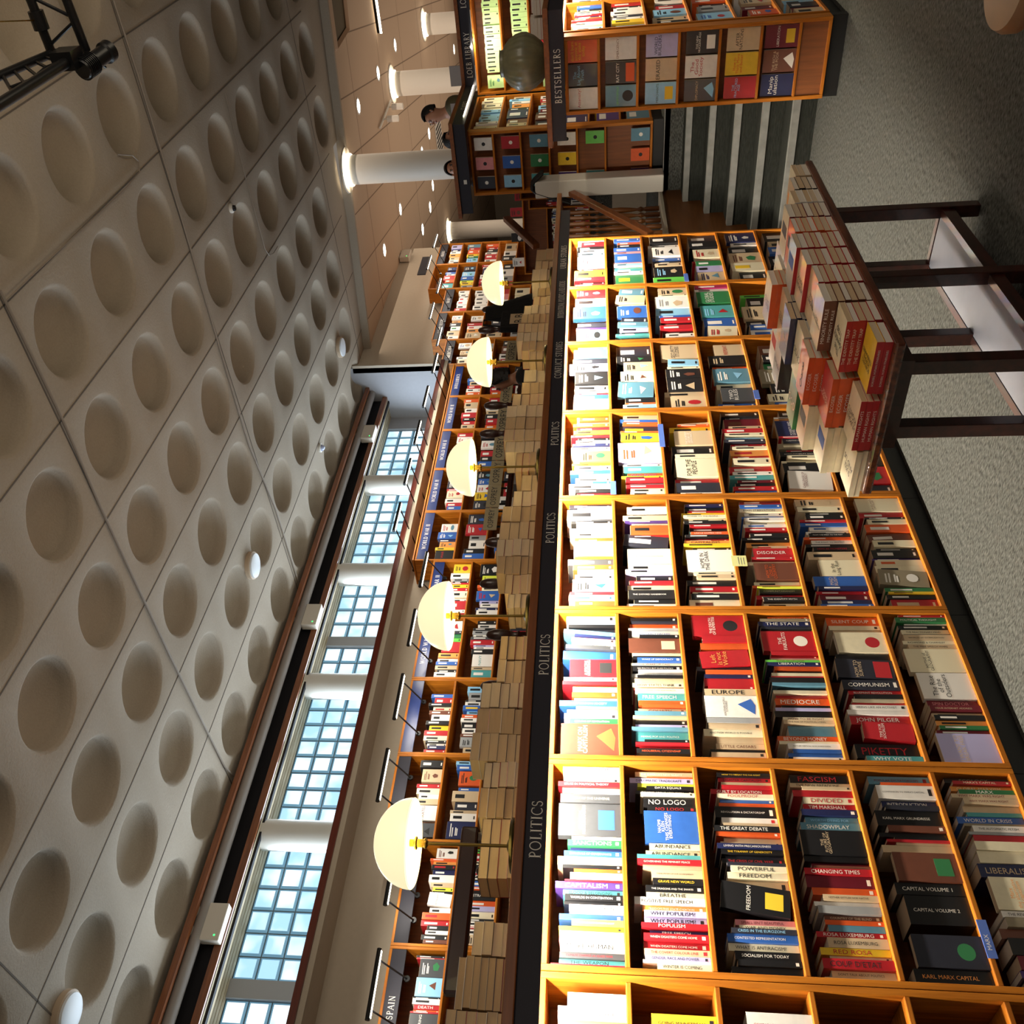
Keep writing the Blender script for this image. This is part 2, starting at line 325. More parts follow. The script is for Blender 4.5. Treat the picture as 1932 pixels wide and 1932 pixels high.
struct(b, 'wall_window', SOLID)
for wi, (x0, x1) in enumerate(segs):
    nx = max(1, int(round((x1-x0)/PIT))); px = (x1-x0)/nx; g = MB(); fr = MB()
    fr.box(x0, x1, YG+.02, YG+.06, 3.77, 5.40)
    for i in range(nx):
        for k in range(7):
            a0 = x0+i*px+.007; a1 = x0+(i+1)*px-.007; z1 = 5.392-k*PIT-.006; z0 = z1-PIT+.014
            if z0 < 3.765: z0 = 3.77
            if z1 <= z0: continue
            e = .022
            g.add([(a0, YG+.02, z0), (a1, YG+.02, z0), (a1, YG+.02, z1), (a0, YG+.02, z1), (a0+e, YG, z0+e), (a1-e, YG, z0+e), (a1-e, YG, z1-e), (a0+e, YG, z1-e)], [(4, 5, 6, 7)], 0)
            n = len(g.v)-8
            for q in ((0, 1, 5, 4), (1, 2, 6, 5), (2, 3, 7, 6), (3, 0, 4, 7)): g.f.append([n+t for t in q]); g.mi.append(1); g.c.append(None)
    wo = struct(g, 'window_%d' % (wi+1), [GLB, GLE]); fr.obj('window_frame', MORT, wo)
for x in cols_x:
    struct(MB().lathe([(.17, 3.765), (.17, 5.39)], 24, T(x, YG-.25, 0)), 'pillar', WHITEP, smooth=True)
# --- round columns of the far hall, glowing collar at the head
GLOW = mat('lamp_glow', 'FFF4DC', .5, emit='FFEFD0', es=9)
for i, (x, y) in enumerate(((14.95, 5.25), (19.6, 5.2), (24.3, 5.15), (24.2, 10.35))):
    c = struct(MB().lathe([(.235, L3), (.235, TZ)], 32, T(x, y, 0)), 'column', WHITEP, smooth=True)
    MB().lathe([(.236, TZ-.10), (.26, TZ-.09), (.26, TZ-.01), (.236, TZ)], 32, T(x, y, 0), cap=False).obj('light_collar', GLOW, c)
    MB().lathe([(.27, TZ-.012), (.36, TZ-.02), (.37, TZ)], 32, T(x, y, 0), cap=False).obj('ceiling_ring', WHITEP, c)
# --- stairs
SX = [7.12, 7.42, 7.70, 7.98, 8.27, 8.56]; b = MB(); nb = MB()
for i, x in enumerate(SX):
    z = (i+1)*.1633; x1 = SX[i+1] if i < 5 else 9.0
    b.box(x+.012, x1+.03, 2.0, 3.38, max(0, z-.18), z)
    nb.box(x, x+.055, 2.0, 3.375, z-.045, z+.004)
st = struct(b, 'stairs', STEPC); nb.obj('stair_nosing', NOSE, st)
struct(MB().box(6.97, 8.60, 3.375, 3.42, 0, GAL+.01), 'stair_side_panel', mat('side_panel', '6E4520', .45, var=.3, scale=4, stretch=(1, 8, 8)))
struct(MB().box(6.97, 8.62, 3.36, 3.60, GAL+.01, GAL+.035), 'stair_side_cap', mat('cap_stone', 'A39C8C', .6))
# ================= BOOKCASES AND BOOKS =================
PAL = dict(W='ECE8E2', C='E9DFC0', K='17171A', R='B3202A', O='DB5A26', Y='EBC22E', B='2E5FB0', N='1E2550', T='4FA0A4', G='2E7A48', g='9A9C9E', D='45474B', P='DE8C90',
           V='4B3478', M='6E1728', L='8FC6EA', E='CDB593', S='6E4030', l='B9B4E0', y='D8E24A', q='69C850', j='BCDD9A', m='A3265E', o='E79A4E', c='5B8AA0', e='8E836C', k='2A2C38')
NAMES = dict(W='white', C='cream', K='black', R='red', O='orange', Y='yellow', B='blue', N='navy blue', T='teal', G='green', g='grey', D='dark grey', P='pink', V='purple', M='maroon', L='light blue', E='tan', S='brown', l='lilac', y='lime yellow', q='bright green', j='pale green', m='magenta', o='amber', c='steel blue', e='khaki', k='ink blue')
DARKS = set('KRBNGDVMSmkOcTe')
def cmat(ch): return mat('cover_'+NAMES[ch].replace(' ', '_'), PAL[ch], .38, var=.12, scale=30, coat=.25)
INKW = mat('print_white', 'EDE8DE', .6); INKK = mat('print_black', '1B1B1E', .6)
def ink(ch): return mat('print_'+NAMES[ch].replace(' ', '_'), PAL[ch], .6)
STF = bpy.data.materials.new('mixed_covers'); STF.use_nodes = True
_a = STF.node_tree.nodes.new('ShaderNodeVertexColor'); _a.layer_name = 'Col'
STF.node_tree.links.new(_a.outputs['Color'], STF.node_tree.nodes['Principled BSDF'].inputs['Base Color']); STF.node_tree.nodes['Principled BSDF'].inputs['Roughness'].default_value = .45
STUFF = MB(); STUFF.col = (1, 1, 1, 1)
def sc(ch): return lin(PAL[ch]) if len(ch) == 1 else lin(ch)
N_IND = [0]; IND_MAX = 300
_bk = {}
def book_geo(t, h, d, face, hard):
    """cover shell and page block; face: cover towards -y, else spine towards -y. origin: bottom, front"""
    cv, pg = MB(), MB(); e = .0022 if hard else .0008; c = .0018 if hard else .001; s_ = .003 if hard else .0006
    if not face:
        cv.box(-t/2, t/2, 0, c, 0, h); cv.box(-t/2, -t/2+c, c, d, 0, h); cv.box(t/2-c, t/2, c, d, 0, h)
        pg.box(-t/2+c, t/2-c, c, d-s_, e, h-e)
    else:
        cv.box(-d/2, d/2, 0, c, 0, h); cv.box(-d/2, d/2, t-c, t, 0, h); cv.box(-d/2, -d/2+c, c, t-c, 0, h)
        pg.box(-d/2+c, d/2-s_, c, t-c, e, h-e)
    return cv, pg
def seen_title(tt): return tt and not tt.startswith('!')
def cover_shape(s, M, W_, h):
    k = rnd.randint(0, 2); n = (12, 5, 3)[k]; cx_, cz_ = rnd.uniform(-.1, .1)*W_, h*.32; r1, r2 = W_*rnd.uniform(.18, .34), h*rnd.uniform(.1, .2); a0 = rnd.random()*6
    s.add([(cx_+r1*math.cos(a0+2*PI*i/n)*(1 if n != 5 else rnd.uniform(.6, 1)), -.0006, cz_+r2*math.sin(a0+2*PI*i/n)) for i in range(n)], [tuple(range(n))], 0, M)
def put_book(M, ch, t, h, d, face=False, title=None, ic=None, label=None, group=None, ind=True, hard=False, name='book', flat=False, art=True, emblem=None):
    """one book; M places its bottom front centre"""
    icol = ic or ('W' if ch in DARKS else 'K'); txt = (title or '').lstrip('!').replace('_', ' ')
    if ind:
        cv, pg = book_geo(t, h, d, face, hard); o = cv.obj(name, cmat(ch)); o.matrix_world = M; pg.obj('pages', PAPER if rnd.random() < .6 else PAPERS, o)
        tag(o, label, 'book', group)
        if txt:
            if face:
                lettering('cover_title', txt.replace('|', '\n'), frame((0, -.0006, h*.62 if '|' in txt else h*.6), (1, 0, 0), (0, 0, 1)), d*.88, h*(.13+.14*(title or '').count('|')), ink(icol), o)
            else: lettering('spine_title', txt, frame((0, -.0006, h*.54), (0, 0, -1), (1, 0, 0)), h*.72, t*.62, ink(icol), o)
        if emblem: MB().lathe([(d*.15, -.0005), (d*.15, .0001)], 18, T(0, 0, h*.48, rx=PI/2)).obj('emblem', ink(emblem), o); art = False
        b = MB(); r_ = rnd.random(); ac = rnd.choice([q for q in 'WROYBLKEG' if q != ch])
        if face and art and not (title or '').count('|') > 1:
            k = int(r_*4)
            if k == 0: b.box(-d*.42, d*.42, -.0004, 0, h*.06, h*.34)
            elif k == 1: b.lathe([(d*.26, -.0004), (d*.26, .0001)], 20, T(0, 0, h*.27, rx=PI/2))
            elif k == 2: b.prism([(-d*.36, h*.08), (d*.1, h*.38), (d*.36, h*.12), (d*.05, h*.05)], 1, -.0004, 0)
            else: b.box(-d*.3, d*.3, -.0004, 0, h*.1, h*.36)
            b.obj('cover_art', ink(ac), o)
        elif not face and t > .012 and r_ < .35:
            b.box(-t*.25, t*.25, -.0005, 0, h*.05, h*.05+min(t*.5, .012))
            b.obj('spine_mark', ink(icol), o)
        return o
    s = STUFF; e = .001
    s.col = sc(ch); W_, D_ = (d, t) if face else (t, d)
    s.box(-W_/2, W_/2, 0, D_, 0, h-e, 0, M); s.col = lin('CDB79A'); s.box(-W_/2+e, W_/2-e, e, D_-e, h-e, h, 0, M)
    s.col = sc(icol)
    if txt and face: lettering('', txt.replace('|', '\n'), M @ frame((0, -.0006, h*.62), (1, 0, 0), (0, 0, 1)), d*.88, h*(.13+.14*(title or '').count('|')), None, mb=s)
    elif txt: lettering('', txt, M @ frame((0, -.0006, h*.54), (0, 0, -1), (1, 0, 0)), h*.72, t*.62, None, mb=s)
    elif face:
        [s.box(-W_*a_, W_*b_, -.0006, 0, h*z_, h*(z_+.035), 0, M) for a_, b_, z_ in ((.36, rnd.uniform(.1, .38), .84), (.36, rnd.uniform(.1, .38), .77), (.3, rnd.uniform(0, .3), .66), (.3, .1, .61))]; s.col = sc(rnd.choice('RSBLEWKGcE')); cover_shape(s, M, W_, h)
    elif t > .008:
        l = rnd.uniform(.3, .5); s.box(-t*.18, t*.18, -.0006, 0, h*.88-h*l, h*.88, 0, M)
        if rnd.random() < .3: s.box(-t*.2, t*.2, -.0006, 0, h*.06, h*.06+min(t*.4, .01), 0, M)
import re
TOK = re.compile(r'^([A-Za-z.])(\d+)(f?)(?:t(-?\d+))?(?:\^(\d+))?(?:=(.*?))?(?:~([A-Za-z]))?$')
ORD = ['first', 'second', 'third', 'fourth', 'fifth', 'sixth', 'seventh', 'eighth', 'ninth', 'tenth']
def ordn(n): return ORD[n-1] if n <= 10 else '%d%s' % (n, {1: 'st', 2: 'nd', 3: 'rd'}.get(n % 10 if n // 10 != 1 else 0, 'th'))
def fill_row(F, x0, x1, z, hgt, toks, where, group, ind=True, depth=.145, minh=.66, maxh=.86):
    """tokens run from the high-x end to the low-x end of the row (photo top to bottom)"""
    P_ = [TOK.match(t_).groups() for t_ in toks.split()]; tot = sum(int(p[1]) for p in P_); k = (x1-x0)/tot; x = x1
    n_b = sum(1 for p in P_ if p[0] != '.'); i = n_b
    for ch, th, face, tilt, hh, ti, ic in P_:
        wd = int(th)*k; xc = x-wd/2; x -= wd
        if ch == '.': continue
        tilt = math.radians(int(tilt or 0)); h = hgt*(int(hh)/100 if hh else rnd.uniform(minh, maxh)); yo = rnd.uniform(.008, .03)
        if face: dd = min(wd*.97, h*.74); t = .028; yo = .012
        else: dd = rnd.uniform(.12, .15); t = wd*.97
        M = F @ T(xc, yo, z+.0006+abs(math.sin(tilt))*(dd if face else t)/2, ry=tilt)
        me = ind and N_IND[0] < IND_MAX and xc+F.translation.x > 1.06; lab = None
        if me:
            N_IND[0] += 1; kind = 'book facing out' if face else 'book'
            tt = (' titled '+ti.replace('_', ' ').replace('|', ' ').title()) if seen_title(ti) else ''
            if len(tt.split()) > 5: tt = ' '.join(tt.split()[:5])
            lab = '%s %s%s, %s from left, %s' % (NAMES[ch], kind, tt, ordn(i), where)
            if len(lab.split()) > 16: lab = '%s %s, %s from left, %s' % (NAMES[ch], kind, ordn(i), where)
        put_book(M, ch, t, h, dd, bool(face), ti, ic, lab, group, me, hard=rnd.random() < .25)
        i -= 1
# ---- shelving unit -------------------------------------------------------
def case_unit(name, F, w_, zb, zt, shelves, depth, label, cat='bookcase', group=None, side=.021, plinth=True, wood=(OAKZ, OAKX, OAKD)):
    root = empty(name, (0, 0, 0), label, cat, group); root.matrix_world = F
    z_, x_, d_ = wood
    MB().box(0, side, 0, depth, zb, zt).obj('side_panel', z_, root, bevel=.002)
    MB().box(w_-side, w_, 0, depth, zb, zt).obj('side_panel', z_, root, bevel=.002)
    MB().box(side, w_-side, depth-.012, depth, zb, zt).obj('back_panel', d_, root)
    MB().box(side, w_-side, .001, depth-.012, zt-.02, zt).obj('top_panel', x_, root, bevel=.002)
    MB().box(side, w_-side, .001, depth-.012, zb, zb+.02).obj('base_panel', x_, root, bevel=.002)
    for s_ in shelves: MB().box(side, w_-side, .001, depth-.012, s_-.009, s_+.009).obj('shelf', x_, root, bevel=.003)
    if plinth: MB().box(0, w_, .035, depth, 0, zb).obj('plinth', BLACK, root)
    return root
SHZ = [1.5365, 1.2575, .968, .682, .3905]; ZB, ZT = .099, 1.822
XB = [.488, 1.292, 2.105, 2.912, 3.716, 4.515, 5.319, 6.105, 6.951]
BN = ['politics bay cut by the frame edge', 'first full politics bay', 'second politics bay', 'third politics bay', 'fourth politics bay', 'conflict studies bay', 'international politics bay', 'urban studies bay']
SN = ['top shelf', 'second shelf', 'third shelf', 'fourth shelf', 'fifth shelf', 'bottom shelf']
ROWS = {
1: ["""W35=THE_GREAT_WAVE~R W20=THE_GREAT_WAVE~B W30=POLITICAL_MASCULINITY~R C33=THE_LONG_RETREAT R40^92=ISSUES_IN_POLITICAL_THEORY C40=THE_ANTI-CAPITALIST_CHRONICLES W25 D70^88=MASTERS_OF_THE_UNIVERSE~C D250f^90=POLITICAL|NEOLIBERALISM C28 G45=SANCTIONS N18 B42=ESSENTIALS_OF_GOVERNANCE E60^90=THE_YEARS_OF_THEORY~W K26 O26 W60^72 R12 V48^92=CAPITALISM~W T36=BLOOD_&_BELONGING~K K44=WORLDS_IN_CONTENTION K24 W46=THE_STATE_WE'RE_IN B40^86 o44=FROM_OUR_OWN_CORRESPONDENT~W Y28^86 P72 W66=MORE_HUMAN~K D36=CLIMATE_CHANGE_AS_CLASS_WAR~R T34=THE_WEAPON~K R12^95""",
    """.18 E40=THE_EMPEROR'S_NEW_NUDITY~W O8 l44^92=DIPLOMATIC_TRADECRAFT~k y28 K32=DATA_EQUALS K30=TALKING_ABOUT_ABOLITION C26 K84=NO_LOGO~W K40=NO_LOGO~R B250f^74=NAOMI|KLEIN|THIS_CHANGES|EVERYTHING~W C44=ABUNDANCE~K C44=ABUNDANCE~K T34^86 R42^86=GOVERNING_THE_FEMINIST_PEACE E28 E64=THE_BLUNDERS_OF_OUR_GOVERNMENTS~K K46=GRAVE_NEW_WORLD~Y K46=THE_DRAGONS_AND_THE_SNAKES C38=BREATHE~K W54^92=POSITIVE_FREE_SPEECH~K o40=FREEDOM_FREE_STATE_CREATION~W l42^80=WHY_POPULISM?~K l44^80=WHY_POPULISM?~K R36=POPULISM N30=FREE_SPEECH R46^82=WHEN_DISASTERS_COME_HOME R50^82=WHEN_DISASTERS_COME_HOME E44^82=THE_COVERT_COLOUR_LINE~R l30=GENDER,_RACE_AND_POWER W20 C40=WINTER_IS_COMING~K""",
    """.20 K34=HOW_TO_DEFEAT_THE_FAR_RIGHT~Y R34=DISASTER_CAPITALISM~K E28 R34 R40^84=GUILT_BY_LOCATION C34=FOOLPROOF~R B26 O30 K90=REVOLUTION_&_DICTATORSHIP W48~R E28 K44=THE_GREAT_DEBATE O34 E30 E26 N38^84=LIVING_WITH_PRECARIOUSNESS K38=THE_TYRANNY_OF_GENEROSITY~Y k28 K32=THE_CRISIS_OF_CIVIL_WAR~R k24 C44=POWERFUL~K C44=FREEDOM~K E70 K190ft8=FREEDOM P38=SMALL_ISN'T_BEAUTIFUL~M C28=WAR_AND_MONEY~K k34=CRISIS_IN_THE_EUROZONE~L B52^84=CONTESTED_REPRESENTATION C50=WHAT_IS_ANTIRACISM?~K K54=SOCIALISM_FOR_TODAY K40 K40 .14""",
    """.20 K64^80=FASCISM~R E34=THE_NEW_BREADLINE~K E26 R50^80 C50=DIVIDED~R R44=TIM_MARSHALL N46 c44=WORTH_DYING_FOR~L c60=SHADOWPLAY K180f=THE|FUTURE_OF|GEOGRAPHY~E K40 M26 S20 R44^84=CHANGING_TIMES M80^84 O48 E40=NEITHER_SETTLER_NOR_NATIVE~K W30 g48^76 S34=COUNTRY_OF_THE_BLIND~E O30 c40 R34=!ROSA_LUXEMBURG E62=!ROSA_LUXEMBURG~K Y44^82=RED_ROSA~R E26 R60=COUP_D'ETAT~K E40=DON'T_TALK_ABOUT_POLITICS~K E16""",
    """.10 c60^80=POPULAR_DICTATORSHIPS~M O20 W100^74=!COMPANION_TO_MARX'S_CAPITAL~K N44=INTRODUCTION k30 K110=!KARL_MARX_GRUNDRISSE S44 K30 K24 R18 E18 E50 S190f K76=CAPITAL_VOLUME_1 K180=CAPITAL_VOLUME_2 .60 k190f^80 K84^86=!KARL_MARX_CAPITAL~o""",
    """.10 K36^86=ECOLOGY~e R26=!MARX'S_CAPITAL~C o36=GLOBAL_MARXISM~C G36=!MARX~W E30=!WHY_MARX_WAS_RIGHT~M E44=!WHY_MARX_WAS_RIGHT~M E46~K T30 B50^86=WORLD_IN_CRISIS e20~Y W44=THE_AUTOMATIC_FETISH~K g20 R50 C60~S C80~K N90=LIBERALISM~E C210f=!Marx|the_alternative|of_capitalism~o W40=THE_REVOLUTIONARY~K e60 S60 K100 M80 V40 K60"""],
2: ["""C50^86 L38 K30 k50t2 c36t6^90 N24t6 P30t5^76 C30t4=SECTIONAL_NIHILISM~K D34t3^86 B80t2^90 R150f^78=A_SPECTRE|HAUNTING W30^88~R R30^90 G24 C34 O40 C26 B46^94=BIRTH_OF_MODERN_SOCIETY e20 l34=TRANSGENDER_MARXISM~R l44^86 G44=LESSONS_OF_REVOLUTION S240f^90=MARX_ON|CAPITALISM~C""",
    """.20 K34^80 k20~P O54^82~W g20 W60=DEMOCRACY_HACKED~B K30 S140f C30^80 K24 B40=WAKE_UP_DEMOCRACY C24=THE_WAKE_UP_CALL~M K50^80=NO_POLITICS_BUT_CLASS_POLITICS W20 g34=WHAT_IS_CONSERVATISM?~K K26 E40^78 C34=HOW_STATES_THINK~K R20^80 C36^78=WITH_POWER_COMES_RESPONSIBILITY~K T66=FREE_SPEECH~W O40 O20 E36=GOLIATH~S c36^80 E30 K34^80 l40^80 c26 T80^80=MIXING_POP_AND_POLITICS K24 R24 R26 K40^80=NEOLIBERAL_CITIZENSHIP~O C28""",
    """R180f^84=THE_DEATH|OF_EXPERTISE R56 O50 R130ft-4=Left|is_not|Woke~o k34^84 O30 N30 R60 R26 E50=EUROPE~K W160f^78=ANOTHER_WORLD|IS_POSSIBLE~k g36 E40 C50=ANOTHER_WORLD_IS_POSSIBLE~K E44 E36=LITTLE_CAESARS~S K24 E34 R16""",
    """O36=THE_CENTURY_AND_THE_SOUL~C e26 N44^84=THE_STATE k24 C20 R190f=THE|FABULISTS R34 R22 P26 q20^84=PUNK_ANARCHISM~M N30=LIBERATION O34 K24 C30 R16 K44 c26^80 K28 C30^80 R34 O56=MEDIOCRE~W K20 l28 K50 C26=HOW_TO_BE_RIGHT~M E34=THE_RISE_OF_POLITICAL_LYING~K c80 O40=BEYOND_MONEY~W C26 W44=NEITHER_VERTICAL_NOR_HORIZONTAL~K B30 B30 W26""",
    """O70=SILENT_COUP C36^78 E34 C170f^74 K60^80 k150ft3=HOW_TO|SURVIVE~E k74^82=COMMUNISM~W R30=BLUEPRINT_REVOLUTION~W K30 C26 R28 W34^80=SEEING_LIKE_AN_ACTIVIST~K W34 R60=JOHN_PILGER~W R120ft4=TIME_FOR|SOCIALISM K96^86=!PIKETTY~R T36^76=WHY_VOTE""",
    """R16 G44^80=POLITICAL_THOUGHT~W W10 K34^78 C40=THE_REACTIONARY_MIND~K K18 E50=SIX_FACES_OF_GLOBALIZATION~K C30=!RICHMOND_&_CHARNLEY~K E36=THE_FREE_SPEECH_WARS~K C190f=MYTHS_of|GEOGRAPHY~K W200f=The_Rise|of_the|Outsiders~K M46=SPIN_DOCTOR~P M44=YOUR_INTERNET_ADDRESS~E E26 K34 o34 G26 M30 l200f=I_WANT_TO|BREAK_FREE~E"""],
0: [""".20 W26=THE_NATIONAL_INTEREST~M W26=THE_NATIONAL_INTEREST~M q20=THE_NORMALIZATION_BACKLASH~G V26^86 Y18=24/7~K R30=EVEN_THE_DIPLOMAT~M C34=LANGUAGE_POLICY~M C40 B30 K30 R26 W30 O28 T24 K30 W26""",
    """.40 Y28=GOING_MAINSTREAM~K q34 K34=BIASED B24 B24 W30 K26 R30 C28 O30 W30 K26""",
    """.30 W36=COMPARATIVE_CAPITALISM~R S40=A_POLITICAL_ECONOMY_OF_POWER~E S22=PEDAGOGY_OF_FREEDOM~E K26=FASCIST_MYTHOLOGIES~e K26 K40 W30 N30 E26 R28 K30""",
    """.40 K24 C34=HOW_TO_THINK_POLITICALLY~R P26 M30 K30 W30 B28 O26 E30""",
    """.30 C24=FOR_THE_GOOD_OF_THE_WORLD~K K22=CAPITALISM:_A_HORROR_STORY N70 W30 R30 K34 E30""",
    """.30 K40 W30 R30 E30 K34 B30"""],
3: ["""k30^86 l14 W80^90 D16 K22 C24=MINORITY_RULE~K C26=MINORITY_RULE~K C40 O40 W100f=SLOW|DOWN~R Y14=GLOBAL_INEQUALITY~K D44^86 O36^76 C40=THE_HANDOVER~R C30 W80f R22 W36~B O30 W8""",
    """.14 E30 W44 K20 E40^86 V12 C26=THE_NIGHTWATCH_MURDERS O60~K R18 k90t8^84 C110^80=THE_ART_OF_POLITICAL_STORYTELLING~K W44^80 l30 K40 R24 C40 K60^82=THE_OXFORD_HANDBOOK K26 W30""",
    """.16 N24 K34 R20 Y28^80 C24=POWER_TO_THE_PEOPLE~K C26 K20 R22 K24 T20 O24=!UNCLE_HAPPEN_HERE K20 R26 o26=CAPITALISM~S Y24 K24 W170f^80=HOPE_IN|THE_DARK~K C20 E30 K40^84 R40 C20 K40 C60~S""",
    """M24^76 R20 B30^78 C30=MASS_STARVATION~K W26 B20 W30 C24 W30~B R34 O20 K30 K24 o40 E24~R R70=DISORDER~W R20 C26 S130f=HOW_TO|LOSE_A|COUNTRY~O C30 O20 y10 K34=COMMUNITARIANISM~e R30 K34=THE_IDENTITY_MYTH C24 K14""",
    """E60f C44^80 K24 K40 R20 B30 W30~B W24 K26=FROM_THE_WEST_TO_THE_REST O20 W30=THE_RIGHT_TO_PROTEST~K K24 K30=HERE_BE_MONSTERS~R K20 E60 C120f=In_the|Long_Run~K B70f=MAD|RUSH~E N24^80 R20 M44^80 N34^80 B20""",
    """C110f=SURVEILLANCE|CAPITALISM~S R44^80 K14 C40 O60~W S60t-3 C50 k20 K60^80 V14 C44~O C50 e110ft6 G26^80 Y14 K30^80 R60~E"""],
4: ["""C10 O30 C26 O26 R30 Y30^80~K R20^86 K20 W24 N20 C20 W20~B o80f Y16 l30 B30^86 W30~l C24 B22 W40^88 K26 R20""",
    """E40t2 B30t3^84 O24t3 k60t2^82~Y O14t2 Y70ft3^82 l170f^90~O W20^82 T50^80 O30=DEAD_BODY~B Y20 R30 T18 R24 C30~K C30""",
    """.60 E20t-4 O10 Y36^84 E100f^76=THE_SHORTEST|HISTORY_OF|DEMOCRACY~W K60^84 C26 C120f^80=FOR_THE|PEOPLE~K R36^84 k60^84~W W12""",
    """K30^80 D10 M60~S E20 R30 C20 L24~B k20 R24 C20 o36~R R20 C40 R40~W W20 T24 M16 K24 R24 B30""",
    """K40 W16 o14 N110f=POVERTY_AND|DEVELOPMENT~W R12 k30=FUGITIVE_DEMOCRACY~W e36~C R16 K30=ACCOUNTABILITY_SHOCK~W C20 C24 K60 W110ft5=CHALLENGES_OF|DEMOCRACY~M k14""",
    """K30 E60 K40 C30 E50f K40f R70f~Y k30^84~W"""],
5: ["""c30 c70f^84~W k40^86 l60f^94 K90f^80~W g40t3 W16 R14 B36t2 W80f^82=SECURITY~D""",
    """k80^84 K40f~W E60f C70f~K c90ft4^82~W K30 O14 L20 B10""",
    """E120f^84=SECURITY|STUDIES~D L40t4 C14 K60f^78 K80f^78 E30 E70f^74""",
    """.20 E60f=REPEAT~R K50f~E O20 c70f^80 C26^76 D70f=TWO|RULES~W B14^80 W10""",
    """.20 S50 K30 G30 e60f K40f C30f~K B16""",
    """K40 E30 B30 K40 C30 M30"""],
6: ["""R50f^80 C60^84 B130f^88~K k30 V30^80 L70f^78~R R14""",
    """c60t8 E60ft6^78 C14 B90f^78 k40t6 c30t4 l30t3 K20 T14 K30""",
    """.10 E50f C10 W80f^84~g L50t2 B14^78 R30 K20 R30 K24 W20 K14""",
    """m20 W14 G90f^84=GLOBAL|STUDIES~W T80f^80~L B50 C60ft5~R""",
    """.50 q14^80 K50 E60f K24 B20 W30^78~B""",
    """K40 E30 B30 K40 C30 M30"""],
7: ["""W10 R30 K30^82 W24 L26 W80f^80~R R20 Y50^88~K R26^88 K14 R16 Y10""",
    """B20^78 O16 K20 B30^80 P14 B60^78 P20 L14 Y10 T26^80 W14 G60^78~Y o14""",
    """K40^80 W16 W60f^76~K B16^78 k20 E16 K60f^78~L q30""",
    """k40^78 K34 C60f~R R10 G24 l30 E50f~N""",
    """N50f^80 W14 K40 E50f~S C40~Y K40""",
    """K40 E30 B30 K40 C30 M30"""],
}
FBOX = Matrix.Identity(4)
for i in (0, 1, 2, 3, 4, 5, 6, 7):
    x0, x1 = XB[i]+.0015, XB[i+1]-.0015; F = T(x0, YC, 0)
    case_unit('bookcase', F, x1-x0, ZB, ZT, SHZ, .27, 'oak bookcase unit with six full shelves, the %s' % BN[i], group='oak bookcases along the carpet')
    fl = SHZ+[ZB+.011]; tops = [ZT-.02]+[s_-.009 for s_ in SHZ]
    for r, toks in enumerate(ROWS[i]):
        z = (SHZ+[ZB+.011])[r]+(.009 if r < 5 else .009)
        fill_row(F, .024, x1-x0-.024, z, tops[r]-z, toks, '%s of %s' % (SN[r], BN[i]), 'books in the front bookcase', ind=i < 4)
# ---- fascia, light strips, worktop on the long case ----
YF = YC-.19
FZ0, FZ1 = at(1046.5, 1148, 1, YF).z, at(1017.4, 1100, 1, YF).z
FXE = 7.06
fas = tag(MB().box(-.6, FXE, YF, YF+.018, FZ0, FZ1).obj('sign_board', NAVY), 'long dark navy fascia board with silver section names above the front bookcase', 'sign')
SIGNS = [('POLITICS', 1565), ('POLITICS', 1235), ('POLITICS', 996), ('POLITICS', 818), ('CONFLICT STUDIES', 679), ('INTERNATIONAL POLITICS & RELATIONS', 565), ('URBAN STUDIES', 486)]
for k, (tx, py) in enumerate(SIGNS):
    x = at(1040, py, 1, YF).x; b = MB(); serif(b, tx, frame((x, YF-.001, (FZ0+FZ1)/2-.002), (1, 0, 0), (0, 0, 1)), .040, wmax=(.30 if len(tx) < 10 else .52 if len(tx) > 20 else .42)); b.obj('sign_lettering', LETT, fas, fix=False)
tag(MB().box(-.6, FXE+.33, YF-.012, YF+.62, FZ1, FZ1+.037).obj('worktop', RAILW, bevel=.004), 'continuous brown wooden top board running along the front bookcase', 'worktop')
TUBE = mat('light_tube', 'FFF0D0', .5, emit='FFE7B8', es=6)
for i in range(8):
    x0, x1 = XB[i]+.03, XB[i+1]-.03
    if i == 7: x1 = 6.95
    o = tag(MB().box(x0, x1+(.10 if i == 7 else 0), YF+.045, YF+.075, FZ0+.06, FZ0+.074).obj('strip_light', TUBE), 'slim strip light under the fascia of the %s' % BN[i], 'light')
    area('shelf_strip_light', ((x0+x1)/2, YF+.06, FZ0+.057), x1-x0, .02, 30, (1, .90, .74), (0, .2, -1))
